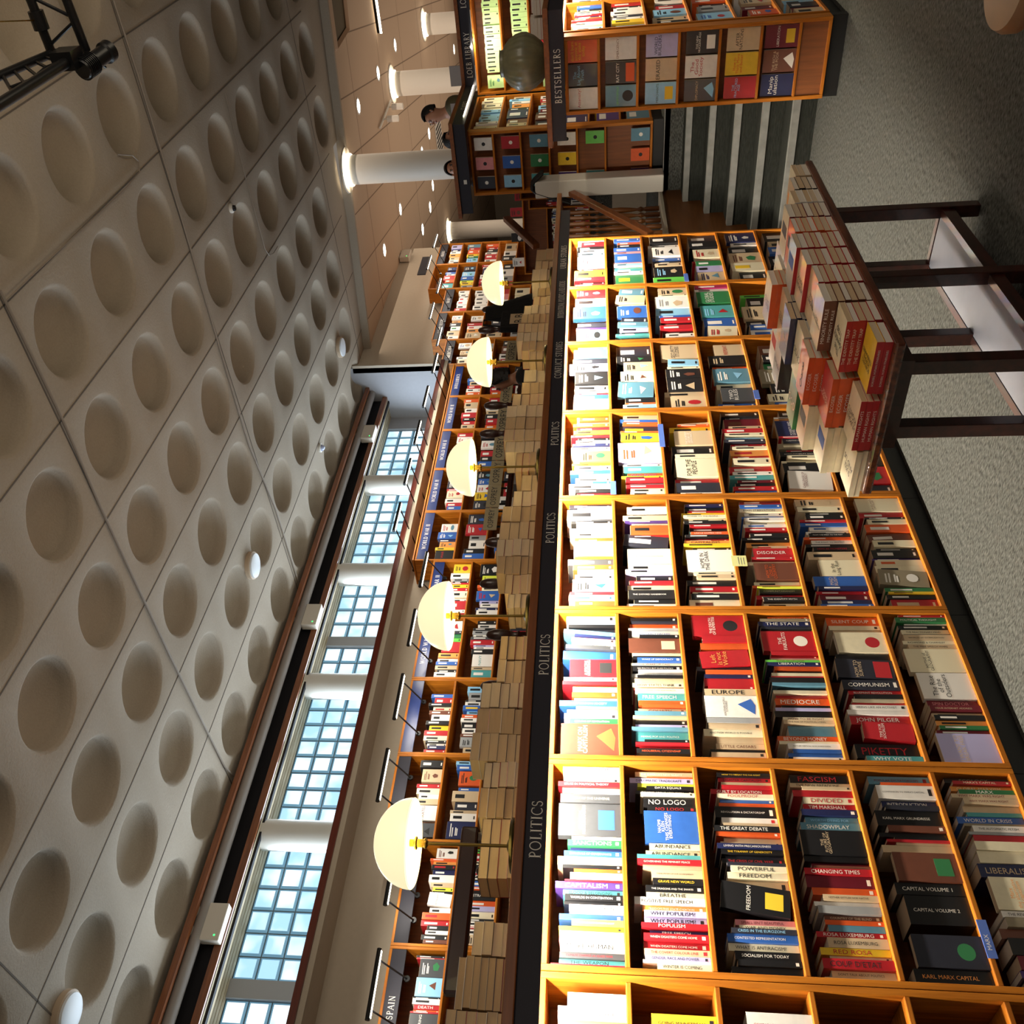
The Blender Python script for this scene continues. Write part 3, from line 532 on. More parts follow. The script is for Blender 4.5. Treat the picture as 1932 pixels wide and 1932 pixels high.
# ================= WALL SHELVES OF THE GALLERY =================
YW = 6.60
WX = [1.27, 2.08, 2.887, 3.711, 4.519, 5.344, 6.13, 6.94, 7.747, 8.53, 9.333, 10.1, 10.88]
WSIGN = {1: 'SPAIN', 5: 'WORLD WAR I', 6: 'WORLD WAR II', 7: 'WORLD WAR II', 8: 'WORLD WAR II', 9: 'WORLD WAR II', 10: 'WORLD WAR II', 11: 'INTELLIGENCE'}
WSPAN = {1: 'SPAIN'}
WROWS = [
 ["R30 B26 Y120f=SPAIN~R M20 K24 O20 M24 K26 E34=SPAIN~K W20~B R26 W16 K40 R30", "R20 W60f~K W26 K20 B14 W20 R24~W K16 Y34~K B24 R20 K20 W30 O20", "W20 R20 K30 B20 E30 R20 W20 O20"],
 ["K14 R10 D110f~W L110f~W K10 W34 R26=DEATH~W O14 R10 D110f=TEARING~W O26 W26 E120f=SPANISH|CIVIL_WAR~R", "E90f~S Y130f~B L36 g90f~K N110f~W g150f~K W40", "K20 R30 W24 B20"],
 ["W60f~S O14 o20 K26~R N30 W40 E24 y20 K20 W70ft5=BRITISH_ARMY~K W30 O36~R R30 K24 W20 K26 S20", "q20 R40 C20 K24 R26 W16 K20 B30 O16 K50=STRATEGY~W O30 l24 C36 K14 W26 R10 W30 E50f", "K30 E30 R20 W30"],
 ["K50 E110f~S R24 C40 W30 E36 W110f=PIRATES~S D100f~W", "L24 B36 O120f~K B24 E70 k50 E24 W50 N110f~W", "W20 R30 k30 B20"],
 [".60 B24 R40 K20 C26~R S24 W40 K24 Y30 R30~W C30 K14 W16 N20 R20", ".10 L40 g50 K14 W30 B34~Y L20 O26 W24 K44 W34 S20 g60f~K E36", "k20 R30 W24 B20 o20"],
 ["W70ft-3~B k20 G26 q24 R80f o30 W26 B22 E26 K20 W30", "K26 W36 K20 g30 W20 D24 R44 l16 W18 K40 W110f=NAVY~T E20 T60", "k20 R30 W24 B20 o20"],
 ["Y60f~K W40 g24 K14 R12 Y24 R26 C46 W24 R60 W20 R16", "K80f~W y60f~K O18 C24 B60f~R l24 W20 N20 W30", "k20 R30 W24 B20 o20"],
 [".70 W60f~R B50f~W N20 o40f Y20 K60f=WAR~R", "k60f R60f~W g30 W50 K30 B30", "k20 R30 W24 B20 o20"],
 ["W50f~K k50f~W R12 C40f~R W24 R24 B20", "K50f~W B40f W50f~R Y50f k60f", "k20 R30 W24"],
 ["R30 W40f~R R20 C30 W40f~R M16 C50", "K30 W50f~R R26 K20 B24", "k20 R30 W24"],
 ["O30 E40 W30 R40 K20 R26 E30", "R30 W30 E20 K26 R24 O20", "k20 R30 W24"],
 ["W20 R20 K30 B20 E30 R20 W20 O20", "R30 W30 E20 K26 R24 O20", "k20 R30 W24"]]
for i in range(12):
    x0, x1 = WX[i], WX[i+1]; zt = 3.16 if i < 3 else 3.37 if i < 7 else 3.58; sh = [zt-.42, zt-.75, zt-1.06, zt-1.37]
    side_nm = 'gallery wall shelf unit %s from the near end, navy header over two seen rows' % ordn(i+1)
    F = T(x0, YW, 0); u = case_unit('wall_bookcase', F, x1-x0-.002, GAL+.1, zt, sh, .30, 'oak '+side_nm, group='oak shelf units along the gallery wall')
    hb = MB().box(.022, x1-x0-.024, .004, .02, zt-.125, zt-.02).obj('sign_panel', NAVYB if i > 3 else NAVY, u)
    if i in WSIGN: b = MB(); serif(b, WSIGN[i], T(0, 0, 0) @ frame(((x1-x0)/2-.02, .003, zt-.073), (1, 0, 0), (0, 0, 1)), .045, wmax=.42); b.obj('sign_lettering', LETT, u, fix=False)
    for r in range(3):
        z = sh[r]+.009; fill_row(F, .03, x1-x0-.05, z, (zt-.13 if r == 0 else sh[r-1]-.01)-z, WROWS[i][r], '', '', ind=False, depth=.15, minh=.56, maxh=.76)
tag(MB().box(6.93, 10.9, 6.585, 6.95, 3.585, 3.60).obj('top_rail', OAKX), 'thin oak cap over the taller gallery wall shelves', 'rail')
# far gallery units on the next level
XF = [(12.895, 13.70, 4.19), (13.71, 14.69, 4.45), (14.70, 15.61, 4.42), (15.62, 16.66, 4.77), (16.67, 17.62, 4.77)]
FS = {0: 'AMERICANA', 1: 'MILITARY HISTORY', 2: 'WARS', 4: 'TRAVEL'}
FR = [["W60f~B E60f~S W20 C40", "g60f~T W30 R20 K20", "K30 S40 W30 R20", "k30 W20 g40 R30"], ["W50f~R o16 K30 W30~G E40 W24", "W80f~K R20 W30~R o30 E50f~K", "K30 k50 W20 R20 E30", "k30 W30 g40"], ["W20 W20 K12 W26~R W26~R W26 R20", "W24 W24 W24 W24 W24 g12", "R30 P30 W40~K K20", "C40 C30 K20 E30"],
      ["N60f~W B20 W20 R50 O30 T60", "k50f L40f~W B26 y20 Y20 g20", "R20 W16 N60 W40 R40 K20 R20", "K20 W30 g20 R20"], ["l40 N30 W26 o34 E30 W24 k20", "c40 R30 O50 Y30 G20 L60f~B", "O26 R20 K24 W20 R40 W24", "E30 W20 K20"]]
for i, (x0, x1, zt) in enumerate(XF):
    F = T(x0, 7.8, 0); sh = [zt-.47, zt-.85, zt-1.22, zt-1.6]
    u = case_unit('far_bookcase', F, x1-x0, L3+.1, zt, sh, .30, 'oak shelf unit at the far gallery end, %s from the window corner' % ordn(i+1), cat='bookcase', group='oak shelf units below the cream wall')
    if i != 3: MB().box(.022, x1-x0-.022, .004, .02, zt-.17, zt-.03).obj('sign_panel', NAVY, u)
    if i in FS: b = MB(); serif(b, FS[i], frame(((x1-x0)/2, .003, zt-.1), (1, 0, 0), (0, 0, 1)), .06, wmax=.5); b.obj('sign_lettering', LETT, u, fix=False)
    for r in range(4): z = sh[r]+.009; fill_row(F, .03, x1-x0-.08, z, (zt-.17 if r == 0 else sh[r-1]-.01)-z, FR[i][r], '', '', ind=False, depth=.15, minh=.58, maxh=.76)
o = tag(MB().box(15.75, 16.5, 7.55, 7.57, 4.80, 4.96).obj('hanging_sign', NAVY), 'small navy section sign standing above the far gallery shelves', 'sign')
# ---- picture lights
PLG = mat('picture_light_glow', 'FFFFFF', .5, emit='FFF6E0', es=7)
PL = [((717, 1790), (692, 1925)), ((737, 1640), (728, 1708)), ((731.7, 1413), (712, 1512)), ((759.7, 1272), (744, 1357)), ((783.5, 1150), (770, 1218)), ((805.6, 1042), (792, 1107)), ((756, 949), (742, 1002)), ((774.5, 866), (763, 914)), ((792, 794), (782, 838)), ((808.7, 729), (797, 768)), ((824, 667), (816, 703)), ((832, 617), (824, 652)), ((818, 571), (810, 601)), ((831, 525), (824, 553)), ((813, 482), (805, 508)), ((825, 442), (816, 467))]
for i, (p, q) in enumerate(PL):
    yy = 6.30 if i < 11 else 7.45; yw = 6.6 if i < 6 else 6.95 if i < 11 else 7.79
    a, b_ = at(*p, 1, yy), at(*q, 1, yy); z = (a.z+b_.z)/2; xa, xb2 = b_.x, a.x
    wz = z-.16 if i not in (6, 7, 8, 9) else z-.12
    u = empty('picture_light', ((xa+xb2)/2, yy, z), 'slim black picture light, %s from the near end along the shelf tops' % ordn(i+1), 'light', 'black picture lights over the gallery shelves'); L = (xb2-xa)/2
    MB().tube([(-L, 0, 0), (L, 0, 0)], .017, 10).obj('lamp_housing', BLACKG, u, smooth=True)
    MB().box(-L*.94, L*.94, -.012, .012, -.020, -.0165).obj('lamp_tube', PLG, u)
    for sx in (-.7, .7): MB().tube([(L*sx, 0, 0), (L*sx, yw-yy, wz-z)], .007, 6).obj('arm', BLACKG, u); MB().lathe([(.022, -.012), (.022, .004)], 12, T(L*sx, yw-yy-.002, wz-z, rx=PI/2)).obj('wall_plate', BLACKG, u)
    area('picture_light_lamp', ((xa+xb2)/2, yy, z-.025), xb2-xa, .03, 5.5, (1, .93, .8), (0, .45, -1))
# ================= BESTSELLERS CASE =================
EF = T(6.58, 2.03, 0, rz=-PI/2)
u = case_unit('bestsellers_display', EF, .495, ZB, 1.80, [1.575, 1.318, 1.052, .792, .53, .29], .10, 'oak display end with six rows of bestsellers facing the carpet', side=.024)
MB().box(.024, .471, .012, .02, ZB+.02, .281).obj('lower_panel', OAKD, u)  # darker oak, the dimmer light on this panel is put into its colour
BEST = [[('W', 'Attensity!', 'R'), ('k', 'The|Lie About|Truth', 'L'), ('O', "don't burn|anyone at|the stake|today", 'Y')],
 [('c', 'CRYPTOPOLIS', 'q'), ('K', 'RAT CITY', 'W'), ('W', 'EMERGENCY', 'S')],
 [('L', 'MERCHANTS', 'k'), ('E', 'ERASED', 'K'), ('l', 'WORLD|BUILDERS', 'N')],
 [('D', 'DIPLOMACY', 'E'), ('W', 'The|Good|Society', 'R'), ('K', 'THE NEW|NUCLEAR AGE', 'W')],
 [('R', 'THE|FRACTURED|AGE', 'L'), ('Y', 'How to|Think More|and Better', 'O'), ('E', 'AFTER|NATIONS', 'K')],
 [('N', 'Manip|ulation', 'W'), ('S', 'THE RICH &|THE POOR', 'E'), ('M', 'LIBERATION', 'W')]]
shb = [1.575, 1.318, 1.052, .792, .53, .29]
for r in range(6):
    for c in range(3):
        ch, ti, ic = BEST[r][c]; M = EF @ T(.024+.0745+c*.149, .012, shb[r]+.0095, rx=math.radians(-4))
        put_book(M, ch, .022, .205, .138, True, ti, ic, '%s bestseller titled %s, %s row' % (NAMES[ch], ' '.join(ti.replace('|', ' ').replace('!', '').title().split()[:6]), ordn(r+1)), 'bestsellers facing out', True, name='book', art=ch in 'kcKLDYSM')
SR = ["L26 W16 C20 W14 R12 O10 N14 R12 W20 E20 K20 B20", "L14 g16 Y20 W12 k14 W24 W20 K20 R20", "C14 K12 E20 L40f R20 K20 W20", "L50f~B g26 K20 O20 W20", "O60f~W M20 E40f W20 R20", "E26 M14 k24 L20 C24 R30"]
for k in range(2):
    F = T(6.70+.81*k, 1.53, 0)
    case_unit('bookcase', F, .808, ZB, ZT, SHZ, .27, ('oak bookcase bay joining the bestsellers end, half cut by the frame', 'oak bookcase bay one further along behind the bestsellers end')[k], group='oak bookcases beside the bestsellers')
    for r in range(6):
        z = (SHZ+[ZB+.011])[r]+.009; fill_row(F, .024, .78, z, ([ZT-.02]+[s_-.009 for s_ in SHZ])[r]-z, ' '.join(reversed(SR[r].split())), '', '', ind=False)
bf = tag(MB().box(6.46, 6.478, 1.36, 2.16, 1.80, 1.895).box(6.46, 8.6, 1.345, 1.36, 1.80, 1.895).obj('sign_board', NAVY), 'dark navy fascia lettered BESTSELLERS wrapping the display case', 'sign')
b = MB(); serif(b, 'BESTSELLERS', frame((6.459, at(1053, 145, 0, 6.46).y, 1.847), (0, -1, 0), (0, 0, 1)), .045, wmax=.34); b.obj('sign_lettering', LETT, bf, fix=False)
tag(MB().box(6.445, 8.6, 1.33, 2.20, 1.895, 1.93).obj('worktop', RAILW, bevel=.004), 'brown wooden top board of the bestsellers case under the green vase', 'worktop')
for k in range(2):
    tag(MB().box(6.75+.8*k, 7.45+.8*k, 1.40, 1.43, 1.86, 1.876).obj('strip_light', TUBE), 'slim strip light under the fascia %s the bestsellers corner' % ('next to', 'further from')[k], 'light')
    area('strip_lamp', (7.1+.8*k, 1.415, 1.857), .7, .02, 15, (1, .86, .64), (0, .2, -1))
for (x, y, n) in ((7.4, 1.47, 4), (7.4, 1.63, 5), (7.62, 1.5, 5)):
    for j in range(n):
        M = T(x, y, 1.9312+.026*j, rz=PI/2)
        o = MB().box(-.07, .07, 0, .13, 0, .025).obj('stacked_book', PAPERS); o.matrix_world = M; MB().box(-.071, .071, -.001, .131, .0235, .0256).obj('cover', cmat('WRE'[j % 3]), o)
        tag(o, 'book, %s up of the short pile behind the vase' % ordn(j+1) if (x, y) == (7.4, 1.47) else 'book, %s up, %s pile past the green vase' % (ordn(j+1), 'near' if x < 7.5 else 'far'), 'book', 'piled books on the bestsellers case')
# vase
VAS = mat('vase_glaze', '82805F', .4, var=.3, scale=9, coat=.3, col2='5E5C48')
vp = at(1028, 113, 1, 1.75); vr = .5*abs(at(985, 163, 1, 1.75).x-at(985, 65, 1, 1.75).x); vr = .19
b = MB(); n = 96; prof = [(.05, 0), (.09, .004), (.125, .03), (.165, .08), (.188, .13), (.19, .165), (.178, .21), (.15, .255), (.115, .285), (.088, .30), (.084, .318), (.09, .322), (.07, .322), (.066, .30), (.06, .2), (.02, .1)]
vs = []
for r, z in prof:
    for i in range(n):
        a = 2*PI*i/n; k = 1-.03*abs(math.sin(a*13))*(1 if .01 < z < .27 else .2); vs.append((r*k*math.cos(a), r*k*math.sin(a), z))
fs = [(j*n+i, j*n+(i+1) % n, (j+1)*n+(i+1) % n, (j+1)*n+i) for j in range(len(prof)-1) for i in range(n)]
b.add(vs, fs+[tuple(range(n-1, -1, -1)), tuple((len(prof)-1)*n+i for i in range(n))]); o = b.obj('vase', VAS, smooth=True); o.location = (6.82, 1.73, 1.9305)
tag(o, 'rounded ribbed dark green ceramic vase on the bestsellers case', 'vase')
# ================= CLASSICS AND GREEN LIBRARY CASES (upper floor) =================
G = GAL; SH2 = [s_+G for s_ in SHZ]
DF = T(8.70, 3.38, G, rz=-PI/2)
u = case_unit('classics_display', DF, .60, ZB, ZT-.02, [1.575, 1.318, 1.052, .792, .53], .10, 'oak display end with rows of pastel classics facing out upstairs', side=.026)
CL = ['kPW', 'LBR', 'TGc', 'VYW', 'T.q', 'VOc']
for r in range(6):
    for c in range(3):
        ch = CL[r][c]
        if ch == '.': continue
        M = DF @ T(.026+.09+c*.183, .012, [1.575, 1.318, 1.052, .792, .53, .14][r]+.012 if r < 5 else .31, rx=math.radians(-4)) if r < 5 else DF @ T(.026+.09+c*.183, .012, ZB+.025)
        put_book(M, ch, .02, .17, .115, True, None, 'W', emblem='K' if ch in 'PLqOYW' else 'W', label= '%s classic facing out, %s from left, %s row of the upstairs display' % (NAMES[ch], ordn(c+1), ordn(r+1)), group='pastel classics facing out', ind=True)
SF = T(8.80, 2.80, G)
u = case_unit('bookcase', SF, 1.07, ZB, ZT, SHZ, .26, 'narrow oak bookcase side with boxed sets beside the classics display', group='upstairs oak bookcases')
TR = ["E60^90 W20 L26 L26 L20 L26 C30^80 C30 C30 C26", "M30 E24 S40 N70^80 K20 o30 W20 L20 E30", "k60^80 S40 K20 M30 L30 E20 R30 W30", "N80^84 M20 g60 R20 E40 k20", "V80^80 Y20 g40 c30 R20", "c80^80 e70 k30 N40"]
for r in range(6): z = (SHZ+[ZB+.011])[r]+.009; fill_row(SF, .024, 1.04, z, .26, ' '.join(reversed(TR[r].split())), '', '', ind=False)
GR = ["j14 j14 j14 j14 j14 j14 j14 j14 j14 j14 j14 j14 j14 j14 j14 j14 j14 j14 j60f~G", "j14 j14 j14 j14 j14 j14 j14 j14 j14 j14 j14 j14 j14 j60f~G j14 j14", "j14 j14 R14 R14 R14 R14 j14 j14", "R14 R14 R14 R14 E14 E14", "E14 R14 R14 R14 W20", "W20 E20 R14"]
for k in range(2):
    LF = T(9.92, 2.80-.96*k, G, rz=-PI/2); u = case_unit('green_library_bookcase', LF, .955, ZB, ZT, SHZ, .26, 'oak bookcase of small pale green books, %s' % ('in the corner behind the vase', 'cut by the frame above the vase')[k], group='upstairs oak bookcases', cat='bookcase')
    for r in range(6): z = (SHZ+[ZB+.011])[r]+.009; fill_row(LF, .03, .92, z, .262, GR[r], '', '', ind=False, minh=.60, maxh=.64)
    tag(MB().box(9.80, 9.83, 1.95-.96*k, 2.75-.96*k, G+1.86, G+1.87).obj('strip_light', TUBE), 'strip light under the fascia of the %s green bookcase' % ('nearer', 'further')[k], 'light')
    area('strip_lamp', (9.81, 2.3-.96*k, G+1.85), .012, .8, 15, (1, .92, .72), (.25, 0, -1))
area('strip_lamp', (9.3, 2.66, G+1.845), 1.0, .01, 14, (1, .88, .66), (0, .25, -1))
lb = tag(MB().box(9.76, 9.78, .8, 2.68, G+1.81, G+1.92).box(8.57, 9.78, 2.66, 2.68, G+1.81, G+1.92).box(8.57, 8.59, 2.68, 3.5, G+1.81, G+1.92).obj('sign_board', NAVY), 'navy fascia lettered LOEB LIBRARY stepping round the upstairs cases', 'sign')
for tx, py in (('LOEB LIBRARY', 103), ('LOEB LIBRARY', -34)): b = MB(); p = at(907, py, 0, 9.76); serif(b, tx, frame((9.759, p.y, G+1.865), (0, -1, 0), (0, 0, 1)), .055, wmax=.42); b.obj('sign_lettering', LETT, lb, fix=False)
b = MB(); serif(b, 'CLASSICS', frame((at(907, 197, 1, 2.66).x, 2.659, G+1.865), (1, 0, 0), (0, 0, 1)), .05, wmax=.25); b.obj('sign_lettering', LETT, lb, fix=False)
MB().box(8.568, 8.57, 3.17, 3.21, G+1.84, G+1.87).obj('paper_label', WHITEP, lb)
tag(MB().box(9.74, 10.3, .8, 2.64, G+1.92, G+1.955).box(8.55, 10.3, 2.64, 3.54, G+1.92, G+1.955).obj('worktop', RAILW), 'brown top board stepping round the upstairs cases below the people', 'worktop')
# ================= WHITE POST, HANDRAIL, BALUSTERS, CABLES =================
tag(MB().box(8.46, 8.64, 3.19, 3.35, GAL+.001, 2.17).obj('post', WHITEP, bevel=.01), 'squat off-white post at the head of the carpeted stairs', 'post')
b = MB()
for k in range(7):
    c = 8.71; pts = []
    for j in range(13):
        s_ = j/12; yy = 3.19-.07+.30*s_; zz = 2.165+.03*math.sin(PI*s_)-.45*max(0, s_-.55)*1.6-.25*max(0, .3-s_); pts.append((8.47+.016*k, yy, zz+.006*(k % 3)))
    b.tube(pts, .012, 6)
tag(b.obj('cable_bundle', BLACK, smooth=True), 'bundle of black cables draped over the off-white post', 'cable')
hp, hq = at(1078, 364, 1, 3.30), at(1228, 442, 1, 3.30)
hr = empty('handrail', (0, 0, 0), 'brown wooden handrail sloping down beside the stairs', 'handrail')
d = (hq-hp); ang = math.atan2(d.z, d.x); M = T(hp.x, hp.y, hp.z) @ Matrix.Rotation(-ang, 4, 'Y')
b = MB(); b.box(0, d.length, -.022, .022, -.035, .035, 0, M); b.obj('rail', RAILW, hr, bevel=.008)
MB().tube([(hp.x-.25, 3.31, hp.z-.28), (hp.x-.25, 3.39, hp.z-.30)], .012).obj('bracket', BLACKG, hr)
hr2a, hr2b = at(955, 412, 1, 4.2), at(1012, 465, 1, 4.2)
d2 = hr2b-hr2a; tag(MB().box(0, d2.length, -.03, .03, -.04, .04, 0, T(*hr2a) @ Matrix.Rotation(-math.atan2(d2.z, d2.x), 4, 'Y')).obj('handrail', RAILW, bevel=.01), 'brown wooden handrail slanting behind the balustrade upstairs', 'handrail')
OAKT = mat('turned_oak', '8A5426', .35, var=.3, scale=7, stretch=(8, 8, 1), coat=.3)
ba = empty('balustrade', (0, 0, 0), 'balustrade of turned brown wooden balusters beside the stairs', 'balustrade')
bp_ = [(.022, 0), (.022, .12), (.014, .14), (.026, .17), (.012, .20), (.02, .26), (.028, .36), (.024, .46), (.013, .55), (.024, .58), (.013, .61), (.02, .68), (.026, .70), (.022, .73), (.022, .90)]
for k in range(11): MB().lathe(bp_, 12, T(7.15+.135*k, 3.52, GAL+.036)).obj('baluster', OAKT, ba, smooth=True)
MB().box(7.05, 8.6, 3.48, 3.56, GAL+.935, GAL+.985).obj('rail', RAILW, ba, bevel=.012)
# ================= BRASS LAMPS =================
SHADE = mat('lamp_shade', 'FFF6C8', .3, emit='FFF3C4', es=.9)
LX = [(1.667, 1), (2.771, 1), (3.856, 1), (4.936, 1), (6.012, 1)]; LY = 2.98
for i, (x, s_) in enumerate(LX):
    u = empty('table_lamp', (x, LY, FZ1+.0375), 'brass desk lamp with cream glass dome, %s along the top board' % ordn(i+1), 'lamp', 'dome lamps on the top board')
    MB().lathe([(.095, 0), (.098, .006), (.09, .016), (.03, .022), (.012, .03)], 28).obj('base', mat('lamp_base', '4F4628', .3, .8), u, smooth=True)
    MB().lathe([(.006, .02), (.006, .345)], 12).obj('stem', mat('aged_brass', '7A6430', .35, .9), u, smooth=True)
    MB().lathe([(.010, .315), (.019, .32), (.019, .325), (.015, .328), (.015, .352), (.023, .355), (.023, .359), (.013, .365), (.013, .38)], 20).obj('collar', BRASS, u, smooth=True)
    b = MB(); pr = [(.156*math.cos(a), .368+.140*math.sin(a)) for a in [math.radians(q) for q in range(0, 91, 6)]]; pr[-1] = (.004, pr[-1][1]); b.lathe(pr+[(max(.003, r-.004), z-.004) for r, z in reversed(pr)], 40, cap=False); b.obj('lamp_shade', SHADE, u, smooth=True)
    l = bpy.data.lights.new('lamp_bulb', 'POINT'); l.energy = 1.6; l.color = (1, .85, .5); l.shadow_soft_size = .03; lo = bpy.data.objects.new('lamp_bulb', l); COL.objects.link(lo); lo.location = (x, LY, FZ1+.0375+.41)
# ================= BOOK STACKS ON THE TOP BOARD =================
ZTB = FZ1+.0375
ST = [(1903, 1990, 838, 6), (1802, 1902, 862, 7), (1737, 1801, 892, 4), (1541, 1654, 906, 4), (1484, 1540, 905, 5), (1436, 1483, 913, 5), (1383, 1435, 889, 6), (1335, 1382, 899, 4), (1288, 1334, 908, 5), (1245, 1287, 939, 4), (1200, 1244, 943, 4), (1120, 1146, 958, 4),
      (1083, 1119, 953, 4), (1049, 1082, 938, 5), (1017, 1048, 937, 5), (984, 1016, 943, 4), (955, 983, 948, 4), (926, 954, 968, 3), (896, 925, 984, 2), (853, 888, 973, 4), (832, 852, 954, 4), (810, 831, 951, 4), (787, 809, 954, 4), (765, 786, 956, 4), (743, 764, 967, 4), (721, 742, 984, 3), (698, 720, 989, 2), (662, 682, 999, 3), (644, 661, 985, 4), (627, 643, 975, 5), (610, 626, 977, 5), (593, 609, 984, 5), (576, 592, 989, 4), (559, 575, 1006, 3), (544, 558, 1015, 2), (508, 530, 1004, 3), (493, 507, 1010, 3), (470, 490, 1012, 2)]
PGB = [mat('page_block_buff', 'C8AC88', .88, var=.12, scale=260, stretch=(.03, .03, 1)), mat('page_block_tan', 'B99C78', .88, var=.12, scale=260, stretch=(.03, .03, 1)), PAPER]
for k, (ya, yb2, xt, n) in enumerate(ST):
    A = at(xt, yb2, 1, 3.085); B = at(xt, ya, 1, A.y); wd = B.x-A.x; y0_ = A.y; dep = .13+rnd.random()*.02; hz = ((A.z+B.z)/2-ZTB)/n
    if hz <= .004: continue
    for j in range(n):
        dx = rnd.uniform(-.004, .004); dy = rnd.uniform(0, .008); w2 = wd*.985; z = ZTB+.0005+j*hz; pm = PGB[k % 3]
        o = MB().box(-w2/2, w2/2, 0, dep-.001, .0014, hz-.0016).obj('stacked_book', pm); o.location = ((A.x+B.x)/2+dx, y0_+dy, z)
        MB().box(-w2/2-.001, w2/2+.001, -.001, dep+.001, 0, .0013).box(-w2/2-.001, w2/2+.001, -.001, dep+.001, hz-.0015, hz-.0004).box(-w2/2-.001, w2/2+.001, dep, dep+.001, .0013, hz-.0015).obj('cover', cmat('eEWRSkE'[(k*3+j) % 7]), o)
        tag(o, 'paperback lying flat, %s up in the %s pile along the top board' % (ordn(j+1), ordn(k+1)), 'book', 'piled paperbacks on the top board')
# ================= FRONT TABLE WITH BOOKS =================
TZT = .70
tb = empty('table', (3.3, 1.83, 0), 'dark mahogany table with a lower shelf, covered in piled books', 'table')
def tl(mb_, name, m, bev=0, lab=None):
    o = mb_.obj(name, m, tb, bevel=bev); o.matrix_parent_inverse = T(-3.3, -1.83, 0)
    if lab: o['label'] = lab
    return o
tl(MB().box(2.55, 4.12, 1.525, 2.125, TZT-.032, TZT), 'tabletop', MAHT, .008)
tl(MB().box(2.66, 4.02, 1.655, 1.675, TZT-.11, TZT-.033).box(2.66, 4.02, 1.985, 2.005, TZT-.11, TZT-.033).box(2.66, 2.68, 1.675, 1.985, TZT-.11, TZT-.033).box(4.0, 4.02, 1.675, 1.985, TZT-.11, TZT-.033), 'apron', MAHOG)
for x in (2.72, 3.325, 3.935):
    for y in (1.705, 1.965): tl(MB().prism([(x-.026, y-.026), (x+.026, y-.026), (x+.026, y+.026), (x-.026, y+.026)], 2, 0, TZT-.033), 'leg', MAHOG, .003)
tl(MB().box(2.75, 3.91, 1.69, 1.72, .105, .155).box(2.75, 3.91, 1.95, 1.98, .105, .155).box(2.705, 2.735, 1.73, 1.94, .105, .155).box(3.92, 3.95, 1.73, 1.94, .105, .155), 'stretcher', MAHOG)
tl(MB().box(2.74, 3.915, 1.722, 1.948, .142, .152), 'lower_shelf', mat('grey_laminate', '6F7380', .6, var=.15, scale=7), 0, 'grey laminate lower shelf')
TT = {(0, 0): ('RY', 2, 'BORDERS,|HUMAN|ITINERARIES'), (0, 1): ('RC', 3, 'HUMAN|RIGHTS'), (0, 2): ('CC', 2, 'SUSSI|AND US'), (1, 0): ('RC', 5, 'The|Identity|Trap'), (1, 1): ('OR', 5, 'TOO MUCH|SHOCK'), (1, 2): ('CC', 5, None), (2, 0): ('SC', 7, 'MINORITY RULE|READ'), (2, 1): ('OO', 8, 'O|R|B'), (2, 2): ('CE', 7, None),
      (3, 0): ('RE', 7, 'MINORITY|RULE'), (3, 1): ('WC', 8, 'CRYSIS'), (3, 2): ('GG', 7, 'ooo'), (4, 0): ('RE', 7, 'HUMAN|HARM'), (4, 1): ('NN', 9, 'THE ATLAS'), (4, 2): ('Ce', 6, None), (5, 0): ('Rg', 8, None), (5, 1): ('NE', 8, 'INVISIBLE|RIVALS'), (5, 2): ('Kg', 8, 'MOTHER'), (6, 0): ('OO', 7, None), (6, 1): ('OC', 10, 'THE AGE OF|SURVEILLANCE|CAPITALISM'), (6, 2): ('WW', 8, None),
      (7, 0): ('MC', 7, None), (7, 1): ('WC', 7, None), (7, 2): ('WC', 6, None), (8, 0): ('WC', 5, None), (8, 1): ('WC', 6, 'PORTRAIT'), (8, 2): ('WC', 4, None), (9, 0): ('KE', 4, None), (9, 1): ('CC', 3, None), (10, 0): ('EC', 3, None), (10, 1): ('WC', 3, None)}
TN_ = ['carpet side', 'middle row', 'bookcase side']
